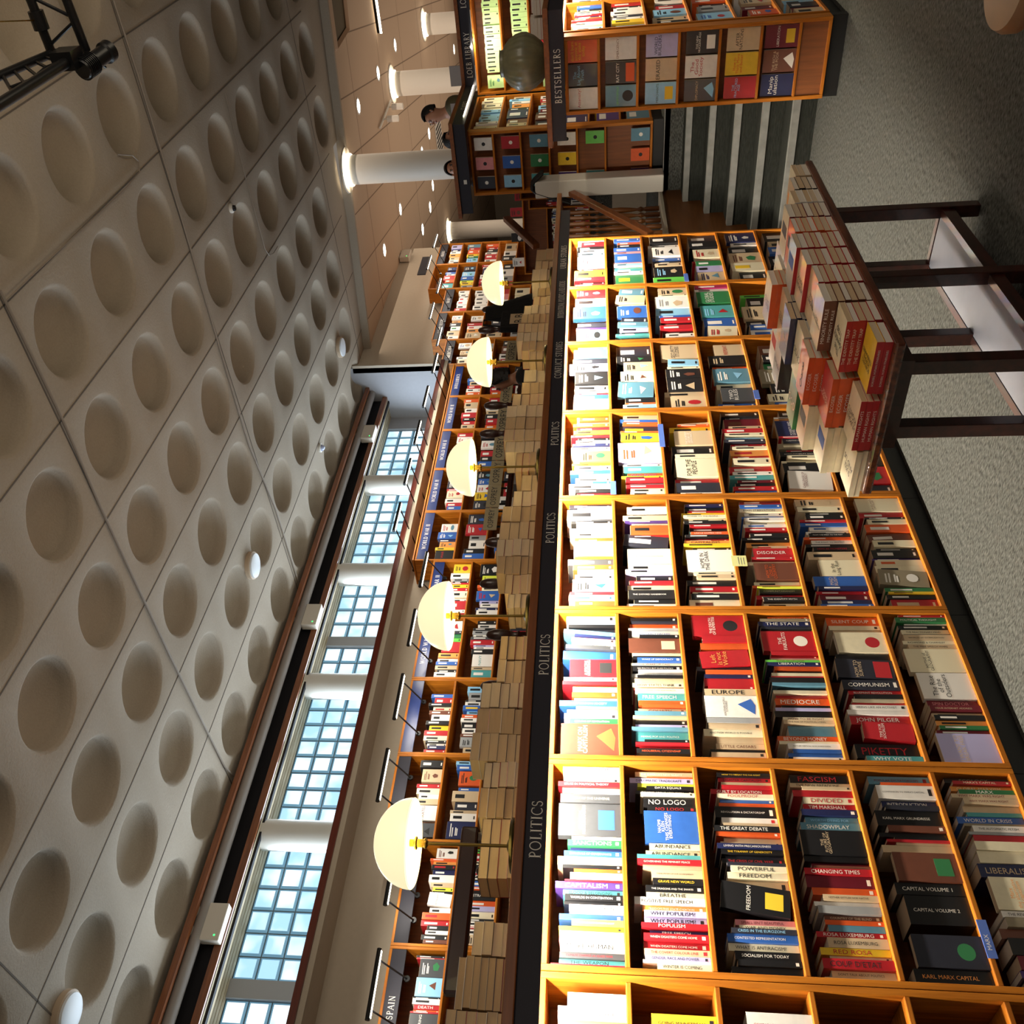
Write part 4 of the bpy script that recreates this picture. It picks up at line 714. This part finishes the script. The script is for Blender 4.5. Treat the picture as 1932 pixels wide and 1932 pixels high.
for (i, j), (cc, n, ti) in sorted(TT.items()):
    x = 2.575+.139*i; y = 1.545+.205*j-.012*(j == 0); z = TZT+.0005
    for k in range(n):
        th = rnd.choice([.019, .022, .024]); w_ = .129+rnd.uniform(-.002, .004); L = rnd.choice([.196, .198, .2]) if j else .19; jx, jy = rnd.uniform(-.003, .003), rnd.uniform(-.002, .002)
        last = k == n-1; M = T(x+jx, y+jy, z)
        o = MB().box(0, w_, 0, L, 0, .001).box(0, w_, 0, L, th-.001, th).box(0, .001, 0, L, .001, th-.001).obj('stacked_book', cmat(cc[1] if last and cc[1] != cc[0] else cc[0])); o.matrix_world = M
        MB().box(.001, w_-.0012, .0012, L-.0012, .001, th-.001).obj('pages', PGB[k % 2 and 2] if k % 3 else PAPERS, o)
        if last and cc[1] != cc[0]: MB().box(-.0006, .0, 0, L, 0, th).obj('spine', cmat(cc[0]), o)
        if last and ti: lettering('cover_title', ti.replace('|', '\n'), frame((w_*.5, L*.55, th+.0006), (1, 0, 0), (0, 1, 0)), w_*.86, L*.5, ink('K' if cc[1] in 'CWEYgO' else 'W'), o)
        elif last: MB().box(w_*.15, w_*.85, L*.3, L*.55, th, th+.0005).obj('cover_art', ink(rnd.choice('KRBoD')), o)
        if i < 3 and j < 2: lettering('spine_title', {(0, 0): 'BORDERS, HUMAN ITINERARIES', (0, 1): 'HUMAN RIGHTS', (1, 1): 'ECOSER', (2, 1): 'ECOSER', (1, 0): 'THE IDENTITY TRAP'}.get((i, j), 'MINORITY RULE'), frame((-.0012, L*.5, th/2), (0, -1, 0), (0, 0, 1)), L*.7, th*.5, INKW, o)
        z += th+.0004
        tag(o, '%s book, %s up in %s pile from near end, %s of table' % (NAMES[cc[1] if last else cc[0]], ordn(k+1), ordn(i+1), TN_[j]), 'book', 'piled books on the table')
    TT[(i, j)] = z
# stool corner
p = at(1905, -55, 2, .45); u = empty('stool', (p.x, p.y, 0), 'round tan stool barely inside the frame corner', 'stool')
pe = at(1868, 8, 2, .45); r_ = max(.16, (pe-p).length*.9)
MB().lathe([(r_*.9, .39), (r_, .41), (r_, .44), (r_*.93, .46), (.02, .465)], 36).obj('seat', mat('tan_leather', '8C6A45', .5, var=.2), u, smooth=True)
for k in range(4): a = PI/4+k*PI/2; MB().tube([(r_*.6*math.cos(a), r_*.6*math.sin(a), .39), (r_*.85*math.cos(a), r_*.85*math.sin(a), 0)], .014).obj('leg', OAKT, u)
# ================= CHAIRS BEHIND THE TOP BOARD =================
CHW = mat('dark_chair_wood', '3E1C12', .3, var=.3, scale=6, coat=.4)
CP = [(593, 615, 905), (777, 807, 908), (1043, 1081, 909), (1218, 1273, 911), (1529, 1619, 904)]
for i, (ya, yb2, xt) in enumerate(CP):
    A, B = at(xt, yb2, 1, 4.0), at(xt+2, ya, 1, 4.0); w_ = min(.56, max(.38, B.x-A.x)); cx_ = (A.x+B.x)/2; zt = (A.z+B.z)/2
    u = empty('chair', (cx_, 4.0, GAL), 'tall dark wooden chair with round finials, %s along behind the book piles' % ordn(i+1), 'chair', 'tall finial chairs'); h = zt-GAL
    for s_ in (-1, 1):
        MB().lathe([(.018, 0), (.02, .4), (.024, .5), (.02, h-.20), (.026, h-.19), (.018, h-.17), (.026, h-.14), (.034, h-.10), (.034, h-.05), (.022, h-.012), (.006, h)], 16, T(s_*w_/2, 0, 0)).obj('back_post', CHW, u, smooth=True)
        MB().lathe([(.016, 0), (.022, .2), (.018, .44)], 12, T(s_*w_/2, .42, 0)).obj('leg', CHW, u, smooth=True)
        MB().box(s_*w_/2-.02, s_*w_/2+.02, 0, .40, .66, .69).obj('armrest', CHW, u)
    for z in (h-.28, h-.52): MB().box(-w_/2, w_/2, -.014, .014, z, z+.07).obj('back_rail', CHW, u, bevel=.006)
    for k in range(4): MB().tube([(-w_*.3+k*w_*.2, 0, .47), (-w_*.3+k*w_*.2, 0, h-.5)], .010).obj('spindle', CHW, u)
    MB().box(-w_/2-.02, w_/2+.02, -.02, .44, .44, .475).obj('seat', CHW, u, bevel=.01)
a_ = at(930, 1737, 1, 3.75); b__ = at(930, 1640, 1, 3.75); CT = MB().box(a_.x-.3, b__.x+.2, 3.74, 3.79, 2.17, 2.25).obj('barrier_rail', CHW, bevel=.012)
tag(CT, 'dark moulded wooden rail seen in the gap between the book piles', 'rail')
for s_ in (-.25, .15): MB().box((a_.x if s_ < 0 else b__.x)+s_-.02, (a_.x if s_ < 0 else b__.x)+s_+.02, 3.745, 3.785, GAL, 2.17).obj('post', CHW, CT)
# coat and tote on the second pair of posts
c0, c1 = at(930, 621, 1, 3.93), at(930, 562, 1, 3.93); COAT = mat('black_cloth', '0C0B0E', .9, var=.4, scale=14, bump=.5)
b = MB(); n = 18; top = at(914, 605, 1, 3.9).z; vs = []
for j in range(13):
    t_ = j/12; z = top-t_*(top-1.75); hw = (.09+.17*min(1, t_*2.2)) if t_ < .5 else .26+.04*(t_-.5); cx_ = c0.x+.40*(c1.x-c0.x)+.05+.14*t_
    for i in range(n): a = 2*PI*i/n; k = 1+.10*math.sin(a*5+t_*4)*t_; vs.append((cx_+hw*k*math.cos(a), 3.93+(.05+.06*t_)*k*math.sin(a), z))
b.add(vs, [(j*n+i, j*n+(i+1) % n, (j+1)*n+(i+1) % n, (j+1)*n+i) for j in range(12) for i in range(n)]+[tuple(range(n)), tuple(12*n+i for i in range(n-1, -1, -1))])
tag(b.obj('coat', COAT, smooth=True), 'black coat hung over the chair back behind the far book piles', 'coat')
t0, t1 = at(955, 605, 1, 3.78), at(985, 590, 1, 3.78); bag = MB().box(-.15, .15, 0, .05, -.36, .02).obj('tote_bag', COAT, bevel=.01); bag.location = ((t0.x+t1.x)/2-.02, 3.79, t0.z+.03)
MB().box(-.085, .085, -.002, 0, -.21, -.06).obj('printed_panel', ink('E'), bag)
lettering('lettering', 'B B', frame((0, -.003, -.135), (1, 0, 0), (0, 0, 1)), .14, .10, ink('K'), bag)
MB().tube([(-.09, .02, .02), (-.05, .02, .17), (.03, .02, .17), (.07, .02, .02)], .008).obj('strap', COAT, bag, smooth=True)
tag(bag, 'black tote bag with a pale B B print hanging from the chair', 'bag')
# ================= OSPREY DISPLAY =================
oy = 4.55; SEG = [(1000, 958), (957, 915), (915, 869), (868, 822), (821, 769), (762, 722), (683, 643)]
u = empty('display_case', (5.2, oy+.03, GAL), 'low gallery display case of grey military paperbacks under cream header cards', 'display case')
MB().box(-.1, 3.5, .02, .45, 0, 1.33).obj('body', OAKD, u); MB().box(-.12, 3.52, -.02, .47, 1.33, 1.36).obj('top_panel', CHW, u)
for k, (ya, yb2) in enumerate(SEG):
    A, B = at(920+.1*(1000-ya), ya, 1, oy), at(920+.1*(1000-yb2), yb2, 1, oy); zz = at(922+.112*(1000-ya), ya, 1, oy).z; zz = 2.44
    o = MB().box(A.x+.004, B.x-.004, oy, oy+.006, zz-.055, zz+.05).obj('header_card', mat('header_cream', 'C9BC98', .7)); MB().box(A.x+.03, A.x+.05, oy+.001, oy+.006, 2.34, zz-.055).box(B.x-.05, B.x-.03, oy+.001, oy+.006, 2.34, zz-.055).obj('card_foot', BLACKG, o)
    lettering('sign_lettering', 'OSPREY', frame(((A.x+B.x)/2, oy-.001, zz-.003), (1, 0, 0), (0, 0, 1)), (B.x-A.x)*.82, .062, ink('D'), o)
    tag(o, 'cream header card lettered in capitals, %s along the low display' % ordn(k+1), 'sign', 'cream header cards')
for k in range(22):
    x = 5.25+.158*k; put_book(T(x, oy-.045, GAL+1.365-.30+.0, rx=math.radians(-8)), 'gWDgeW'[k % 6], .012, .245, .15, True, None, 'K', ind=False)
tag(MB().box(5.1, 8.75, oy-.07, oy+.02, GAL+1.03, GAL+1.05).obj('ledge', CHW), 'dark ledge holding the grey paperbacks below the cream cards', 'ledge')
# ================= PEOPLE =================
def skinmesh(pts, edges, sub=2):
    me = bpy.data.meshes.new('b'); me.from_pydata([p[0] for p in pts], edges, []); o = bpy.data.objects.new('b', me); COL.objects.link(o)
    md = o.modifiers.new('s', 'SKIN'); md.use_smooth_shade = True
    for i, p in enumerate(pts): v = me.skin_vertices[0].data[i]; r = p[1]; v.radius = (r, r) if not isinstance(r, tuple) else r; v.use_root = i == 0
    o.modifiers.new('u', 'SUBSURF').levels = sub
    dg = bpy.context.evaluated_depsgraph_get(); dg.update(); m2 = bpy.data.meshes.new_from_object(o.evaluated_get(dg)); bpy.data.objects.remove(o)
    m2.polygons.foreach_set('use_smooth', [True]*len(m2.polygons)); return m2
SKIN = mat('skin', 'B98468', .5, var=.08, scale=20)
def person(loc, H, rz, hair, hairm, topm, legm, label, lean=0., arms=((.2, .1), (.2, .1))):
    s_ = H/1.75; R = lambda y, z: (y-lean*max(0, z-.95)*1.0, z)
    def P(x, y, z): yy, zz = R(y, z); return (x*s_, yy*s_, zz*s_)
    root = None
    pts = [(P(0, 0, .96), (.125, .095)), (P(0, 0, 1.14), (.12, .09)), (P(0, 0, 1.34), (.14, .10)), (P(0, -.005, 1.45), (.09, .075)), (P(0, -.01, 1.52), .052), (P(0, -.015, 1.575), .062), (P(0, -.015, 1.635), (.078, .088)), (P(0, -.01, 1.70), (.072, .08)), (P(0, -.005, 1.735), .04)]
    ed = [(i, i+1) for i in range(8)]
    for sx, (fw, up) in zip((-1, 1), arms):
        n = len(pts); pts += [(P(sx*.17, 0, 1.42), .058), (P(sx*.24, -.05-fw*.2, 1.16+up*.2), .042), (P(sx*.17, -.12-fw, 1.0+up), .03), (P(sx*.15, -.19-fw, 1.0+up), (.038, .018))]
        ed += [(3, n), (n, n+1), (n+1, n+2), (n+2, n+3)]
        b0 = n+3
        for q in range(4): m = len(pts); dx = (-.024+.016*q); pts += [(P(sx*.15+dx, -.235-fw, .995+up), .0095), (P(sx*.15+dx, -.27-fw, .98+up), .008)]; ed += [(b0, m), (m, m+1)]
        m = len(pts); pts += [(P(sx*.11, -.20-fw, 1.0+up), .011), (P(sx*.095, -.235-fw, .995+up), .009)]; ed += [(n+2, m), (m, m+1)]
        n = len(pts); pts += [(P(sx*.09, 0, .90), .09), (P(sx*.10, -.01, .50), .058), (P(sx*.105, .01, .09), .04), (P(sx*.11, -.12, .035), .035)]; ed += [(0, n), (n, n+1), (n+1, n+2), (n+2, n+3)]
    pts = [(p, tuple(v*s_ for v in r) if isinstance(r, tuple) else r*s_) for p, r in pts]
    o = bpy.data.objects.new('person', skinmesh(pts, ed)); o.data.materials.clear(); o.data.materials.append(SKIN); COL.objects.link(o); o.location = loc; o.rotation_euler.z = rz
    # clothing
    def cl(ids, ed2, gr, m, nm):
        q = [(pts[i][0], tuple(v+gr for v in pts[i][1]) if isinstance(pts[i][1], tuple) else pts[i][1]+gr) for i in ids]; c = bpy.data.objects.new(nm, skinmesh(q, ed2)); c.data.materials.clear(); c.data.materials.append(m); COL.objects.link(c); c.parent = o
    a1 = 9; a2 = 9+4+8+2+4
    cl([0, 1, 2, 3, a1, a1+1, a1+2, a2, a2+1, a2+2], [(0, 1), (1, 2), (2, 3), (3, 4), (4, 5), (5, 6), (3, 7), (7, 8), (8, 9)], .016*s_, topm, 'jacket')
    l1 = a1+14; l2 = a2+14
    cl([0, l1, l1+1, l1+2, l2, l2+1, l2+2], [(0, 1), (1, 2), (2, 3), (0, 4), (4, 5), (5, 6)], .014*s_, legm, 'trousers')
    hc = Vector(P(0, -.012, 1.655))
    MB().lathe([(.001, -.016), (.009, -.01), (.011, 0), (.006, .02), (.001, .03)], 10, T(hc.x, hc.y-.088*s_, hc.z-.012)).obj('nose', SKIN, o, smooth=True)
    for sx in (-1, 1):
        MB().lathe([(.001, -.009), (.0085, -.004), (.0085, .004), (.001, .009)], 10, T(hc.x+sx*.03*s_, hc.y-.077*s_, hc.z+.012)).obj('eye', mat('eye_dark', '221A16', .2), o, smooth=True)
        MB().box(hc.x+sx*.03*s_-.014, hc.x+sx*.03*s_+.014, hc.y-.084*s_, hc.y-.07*s_, hc.z+.027, hc.z+.033).obj('eyebrow', hairm, o)
        MB().lathe([(.001, -.03), (.012, -.02), (.015, .01), (.008, .026), (.001, .03)], 10, T(hc.x+sx*.077*s_, hc.y+.01, hc.z)).obj('ear', SKIN, o, smooth=True)
    MB().box(hc.x-.022, hc.x+.022, hc.y-.082*s_, hc.y-.06, hc.z-.047, hc.z-.041).obj('mouth', mat('lips', '8C4A42', .5), o)
    # hair shell
    vs = []; fs = []; n = 28; m_ = 14; zmin = {'short': -.04, 'bob': -.16, 'curly': -.10}[hair]; bb = MB()
    for j in range(m_+1):
        t_ = j/m_
        for i in range(n):
            a = 2*PI*i/n; front = max(0, -math.sin(a)); lo = zmin+(.075-zmin)*min(1, front*1.7); z = .105-(.105-lo)*t_; rr = math.sqrt(max(0, 1-(max(z, 0)/.108)**2)) if z > 0 else 1-.25*abs(z/.16)*0
            w_ = (.088+(.012 if hair != 'short' else 0)); d_ = .100+(.012 if hair != 'short' else 0); k = 1+(.05*math.sin(i*2.4+j*1.9)+.03*math.sin(i*5.1+j*3.3) if hair == 'curly' else .015*math.sin(i*3.1))
            vs.append((hc.x+rr*w_*s_*k*math.cos(a), hc.y+.012+rr*d_*s_*k*math.sin(a), hc.z+.012+z*s_))
    bb.add(vs, [(j*n+i, j*n+(i+1) % n, (j+1)*n+(i+1) % n, (j+1)*n+i) for j in range(m_) for i in range(n)]+[tuple(range(n))]); h_ = bb.obj('hair', hairm, o, smooth=True)
    tag(o, label, 'person'); return o
HB = mat('hair_black', '120D0B', .6, var=.3, scale=50, bump=.4); HBR = mat('hair_brown', '2E1B12', .6, var=.3, scale=50, bump=.4)
BLK = mat('black_shirt', '101013', .85); OLV = mat('olive_jacket', '5A5238', .85, var=.2, scale=12); DEN = mat('dark_trousers', '191B22', .85)
def pa(px, py, X): q = at(px, py, 0, X); return q
q = pa(841, 318, 10.75); person((q.x, q.y, L3), q.z-L3, -1.15, 'short', HBR, BLK, DEN, 'boy with short brown hair and black shirt standing by the big column')
q = pa(838, 263, 10.8); person((q.x, q.y, L3), q.z-L3, -.25, 'bob', HB, BLK, DEN, 'person with long dark hair beside the boy, face turned aside')
q = pa(801, 197, 10.8); person((q.x-.1, q.y, L3), q.z-L3, -2.35, 'short', HB, OLV, DEN, 'person with dark hair and olive jacket leaning over the counter', lean=.12)
q = at(925, 703, 1, 3.98); person((q.x, 3.98, GAL), q.z-GAL, -2.6, 'curly', HB, BLK, DEN, 'person with curly black hair and black top behind the piled paperbacks', lean=.1)
for k, (ya, yb2, xa, xb2) in enumerate(((112, 150, 859, 891), (183, 232, 844, 880))):
    A = at(xb2, (ya+yb2)/2, 0, 10.45); t_ = at(xa, (ya+yb2)/2, 0, 10.45).z; wd = at(xa, ya, 0, 10.45).y; wd = abs(at(xa, yb2, 0, 10.45).y-wd)
    o = MB().box(0, .012, -wd/2, wd/2, 0, max(.18, t_-A.z)).obj('counter_card', mat('grey_card', '9B9490', .7)); o.location = (10.38-.14, A.y, GAL+1.956)
    MB().box(.012, .07, -wd*.3, wd*.3, 0, .01).obj('card_foot', BLACKG, o)
    if k == 0: lettering('card_text', '3 FOR 2\nON\nCLASSICS', frame((-.001, 0, .12), (0, -1, 0), (0, 0, 1)), wd*.7, .12, INKK, o) if False else None
    tag(o, ('plain grey card standing on the counter near the frame top', 'grey card on the counter in front of the leaning person')[k], 'card')
# ================= FIXTURES =================
DISC = mat('opal_disc', 'DDE2E8', .4); DISCB = mat('disc_rim', 'B9A48C', .6)
for k, (x, y) in enumerate(((482, 1067), (135, 1912), (647, 655))):
    p = at(x, y, 2, CZ-.07); u = empty('ceiling_light', (p.x, p.y, CZ), 'round opal ceiling light, %s' % ('halfway along above the window rail', 'nearest the frame corner', 'by the far cream wall')[k], 'light', 'round ceiling lights')
    MB().lathe([(.17, 0), (.17, -.05), (.155, -.055), (.02, -.055)], 32).obj('rim', DISCB, u, smooth=True); MB().lathe([(.15, -.054), (.148, -.075), (.12, -.082), (.02, -.084)], 32).obj('diffuser', DISC, u, smooth=True)
p = at(435, 393, 2, CZ); u = empty('smoke_detector', (p.x, p.y, CZ), 'small round smoke detector on the ceiling joint', 'smoke detector')
MB().lathe([(.055, 0), (.055, -.02), (.04, -.035)], 24).obj('base', WHITEP, u, smooth=True); MB().lathe([(.035, -.034), (.03, -.06), (.006, -.065)], 24).obj('sensor_head', BLACKG, u, smooth=True)
p = at(603, 845, 2, CZ); u = empty('dome_camera', (p.x, p.y, CZ), 'small glass dome camera on the ceiling above the rail', 'camera')
MB().lathe([(.07, 0), (.07, -.025), (.05, -.03)], 24).obj('base', WHITEP, u, smooth=True); MB().lathe([(.05, -.03), (.042, -.06), (.02, -.078), (.003, -.08)], 24).obj('dome', mat('dome_glass', 'AEB8D8', .1, coat=1), u, smooth=True)
# emergency lights
BOXM = mat('box_plastic', 'CFC6B8', .5); LED = mat('green_led', '30E060', .4, emit='30FF70', es=3)
for k, (px, py, Y) in enumerate(((405, 1742, 8.80), (588, 1163, 8.80), (695, 818, 8.80), (765, 482, 8.12))):
    p = at(px, py, 1, Y); u = empty('emergency_light', (p.x, p.y, p.z), 'pale twin-head emergency light, %s' % ('nearest on the window rail', 'second along the window rail', 'third along the window rail', 'on the far cream wall')[k], 'emergency light', 'twin-head emergency lights')
    MB().box(-.19, .19, -.05, .06, -.11, .10).obj('housing', BOXM, u, bevel=.012); MB().box(-.145, -.13, -.053, -.049, -.06, -.045).obj('indicator', LED, u)
    for sx in (-.11, .09): MB().lathe([(.055, -.035), (.06, 0), (.055, .04), (.03, .05)], 18, T(sx, -.02, .165, rx=PI/2)).obj('lamp_head', BOXM, u, smooth=True)
# downlights in the far ceiling
DLG = mat('downlight_glow', 'FFFFFF', .4, emit='FFF3DE', es=14)
for k, (px, py) in enumerate(((677, 200), (714, 138), (746, 85), (756, 395), (726, 472), (797, 288), (798, 433), (810, 252), (817, 350), (857, 93), (812, 391))):
    p = at(px, py, 2, TZ-.012); u = empty('downlight', (p.x, p.y, TZ), 'recessed round downlight in the far tiled ceiling, %s by depth along its row' % ordn(k+1), 'light', 'recessed downlights'); r_ = .115 if k < 5 else .13
    MB().lathe([(r_+.03, 0), (r_+.03, -.008), (r_, -.010)], 24, cap=False).obj('trim_ring', WHITEP, u); MB().lathe([(r_, -.004), (r_*.5, -.012)], 24).obj('lens', DLG, u)
# linear lamp, ceiling hatch frame, track lights, air grille
a, b_ = at(706, -14, 2, TZ-.05), at(717, 62, 2, TZ-.05); u = empty('linear_light', (0, 0, 0), 'black linear lamp with a white tube at the far ceiling edge', 'light')
MB().tube([a, b_], .05, 4).obj('lamp_housing', BLACKG, u); d = Vector((-.045, 0, -.03)); MB().tube([a+d, b_+d], .022, 8).obj('lamp_tube', GLOW, u)
c = [at(x, y, 2, TZ-.03) for x, y in ((619, -12), (633, 92), (655, 56), (648, -12))]; u = empty('ceiling_hatch', (0, 0, 0), 'open hatch with a pale wooden frame in the far ceiling', 'hatch')
for k in range(3): q = MB().tube([c[k], c[k+1]], .045, 4); q.obj('frame_bar', mat('hatch_frame', 'C8A383', .5), u)
MB().prism([(v.x, v.y) for v in c], 2, TZ-.012, TZ-.004).obj('opening', mat('hatch_dark', '5C5038', .8), u)
a, b_ = at(717, 241, 2, TZ-.04), at(737, 190, 2, TZ-.04); u = empty('track_light', (0, 0, 0), 'white ceiling track with two cylinder spots by the second column', 'light'); MB().tube([a, b_], .022, 6).obj('track', WHITEP, u)
for f in (.3, .75): q = a.lerp(b_, f); MB().tube([q, q+Vector((0, 0, -.08))], .012).obj('stem', WHITEP, u); MB().lathe([(.06, -.30), (.06, -.08)], 20, T(*q)).obj('spot_head', WHITEP, u, smooth=True)
p = at(829, 265, 2, TZ-.01); u = empty('air_grille', (p.x, p.y, TZ), 'square slatted air grille in the far tiled ceiling', 'vent')
MB().box(-.5, .5, -.5, .5, -.02, -.004).obj('frame', WHITEP, u)
b = MB()
for k in range(8): b.box(-.42, .42, -.42+k*.11, -.37+k*.11, -.026, -.021)
b.obj('slats', BLACKG, u)
# ================= TRUSS AND SPOT =================
tz = 4.62; u = empty('lighting_truss', (0, 0, 0), 'black box truss corner hanging below the coffered ceiling', 'truss')
P_ = lambda x, y, z: at(x, y, 2, z)
A1, A2, B1, B2 = P_(50, -20, tz+.2), P_(97, 98, tz+.2), P_(118, -20, tz), P_(163, 96, tz)
C1, C2, D1, D2 = P_(-40, 160, tz+.2), P_(95, 102, tz+.2), P_(-40, 222, tz), P_(128, 116, tz)
for n_, p, q, r_ in (('chord', A1, A2, .027), ('chord', B1, B2, .027), ('chord', C1, C2, .025), ('chord', D1, D2, .03), ('chord', C2, D2, .02), ('chord', A2, B2, .018)): MB().tube([p, q], r_, 12).obj(n_, BLACKG, u, smooth=True)
for p, q in ((A1.lerp(A2, .1), B1.lerp(B2, .45)), (A1.lerp(A2, .9), B1.lerp(B2, .5)), (A2, B2), *[(C1.lerp(C2, f), D1.lerp(D2, f+.06)) for f in (.3, .45, .6, .75, .9)]): MB().tube([p, q], .010, 8).obj('brace', BLACKG, u)
q = P_(73, 38, tz+.2); MB().tube([q, P_(-30, 42, tz+.25)], .004, 6).obj('hanging_wire', BRASS, u); MB().lathe([(.045, -.05), (.045, .05)], 14, T(*q, rx=PI/2)).obj('clamp', BLACKG, u)
MB().tube([P_(128, 112, tz), P_(110, 118, tz+.03), P_(85, 128, tz+.05), P_(60, 150, tz+.06), P_(20, 165, tz+.06)], .009, 6).obj('wiring', BLACKG, u)
s0, s1 = P_(155, 132, tz-.05), P_(206, 95, tz-.12); ax = (s1-s0).normalized(); Mq = Matrix.Translation(s0) @ ax.to_track_quat('Z', 'Y').to_matrix().to_4x4(); L = (s1-s0).length
sp = empty('spotlight', s0, 'black finned stage spotlight clamped to the truss corner', 'spotlight'); Ms = Matrix.Translation(-s0) @ Mq
MB().lathe([(.05, 0), (.058, .01), (.058, L*.4), (.05, L*.42), (.05, L*.8), (.062, L*.84), (.062, L), (.05, L), (.045, L-.05), (.01, L-.06)], 24, Ms).obj('barrel', BLACKG, sp, smooth=True)
for k in range(7): MB().lathe([(.066, .01+k*.014), (.066, .016+k*.014)], 20, Ms).obj('cooling_fin', BLACKG, sp)
MB().box(-.07, .07, -.05, .05, -.03, .10, 0, T(*(P_(138, 110, tz-.02)-s0))).obj('bracket', BLACKG, sp); MB().tube([P_(192, 122, tz-.1)-s0, P_(199, 127, tz-.1)-s0], .008).obj('knob', BLACKG, sp)
# ================= SHELF TAGS AND NOTES =================
TAGB = mat('tag_blue', '5A78C8', .35, coat=.5); CLR = mat('tag_plastic', 'B9A79A', .2, coat=.6)
def shelf_tag(px, py, px2, py2, lab, m, txt=None):
    A, B = at(px2, py2, 1, YC-.004), at(px, py, 1, YC-.004); x0, x1 = min(A.x, B.x), max(A.x, B.x); z = (A.z+B.z)/2
    s_ = min(SHZ, key=lambda v: abs(v-z)); o = MB().box(x0, x1, YC-.0045, YC-.0005, s_-.016, s_+.014).obj('shelf_tag', m)
    if txt: lettering('tag_text', txt, frame((x0+.05, YC-.0052, s_), (1, 0, 0), (0, 0, 1)), .05, .016, INKW, o)
    tag(o, lab, 'label')
shelf_tag(1845, 1735, 1879, 1808, 'blue strip tag lettered MARX on the lowest shelf edge of the first full politics bay', TAGB, 'MARX')
shelf_tag(1156, 908, 1160, 932, 'small blue tag on the top shelf edge of the fourth politics bay', TAGB)
shelf_tag(1250, 800, 1254, 842, 'tall blue tag on the second shelf edge of the fourth politics bay', TAGB)
shelf_tag(1296, 516, 1299, 530, 'small blue tag on the third shelf edge of the urban studies bay', TAGB)
shelf_tag(1424, 736, 1430, 752, 'small blue tag on the fourth shelf edge of the conflict studies bay', TAGB)
A = at(1392, 1072, 1, YC-.004); o = MB().box(-.036, .036, 0, .0008, -.05, .02).obj('sticky_note', mat('note_yellow', 'E3E39A', .8)); o.location = (at(1395, 1058, 1, YC-.006).x, YC-.006, .968); MB().box(-.025, .025, -.0004, 0, -.012, -.010).box(-.025, .02, -.0004, 0, -.024, -.022).box(-.025, .022, -.0004, 0, -.036, -.034).obj('handwriting', ink('g'), o)
tag(o, 'yellow sticky note hanging from the third shelf edge of the third politics bay', 'note')
# ---- far hall furniture beyond the handrail
u = empty('counter', (20.5, 8.6, L3), 'dark navy counter with red panels in the far hall', 'counter'); MB().box(-1.2, 1.2, -.4, .4, 0, 1.55).obj('body', NAVY, u); MB().box(-1.25, 1.25, -.45, .45, 1.55, 1.6).obj('top_panel', NAVY, u)
FB = [((970, 458), (905, 365), 12.2, 'a'), ]
for k, (X, Y, w_) in enumerate(((11.6, 4.6, 1.5), (14.2, 6.9, 2.0), (13.0, 5.3, 1.2))):
    F = T(X, Y, L3, rz=-PI/2*.8)
    case_unit('bookcase', F, w_, .1, .98 if k != 1 else 1.2, [.55, .8][:1+(k == 1)], .3, 'low open oak bookcase of mixed paperbacks in the far hall, %s of three' % ('nearest', 'widest', 'narrowest')[k], group='low far hall bookcases')
    for z, hh in ((.12, .40), (.56, .24)): fill_row(F, .03, w_-.03, z, hh, ' '.join(rnd.choice('WRWKBOCENg')+str(rnd.randint(14, 34)) for _ in range(int(w_*26))), '', '', ind=False, minh=.5, maxh=.7)
    for j in range(5):
        put_book(F @ T(.2+j*(w_-.4)/4, .05, (.98 if k != 1 else 1.2)+.002), rnd.choice('WRCKL'), .02, .2, .14, True, None, 'K', ind=False)
tag(STUFF.obj('shelved_books', STF, fix=False), 'many mixed books filling the further bays, wall shelves and far cases', 'books', kind='stuff')
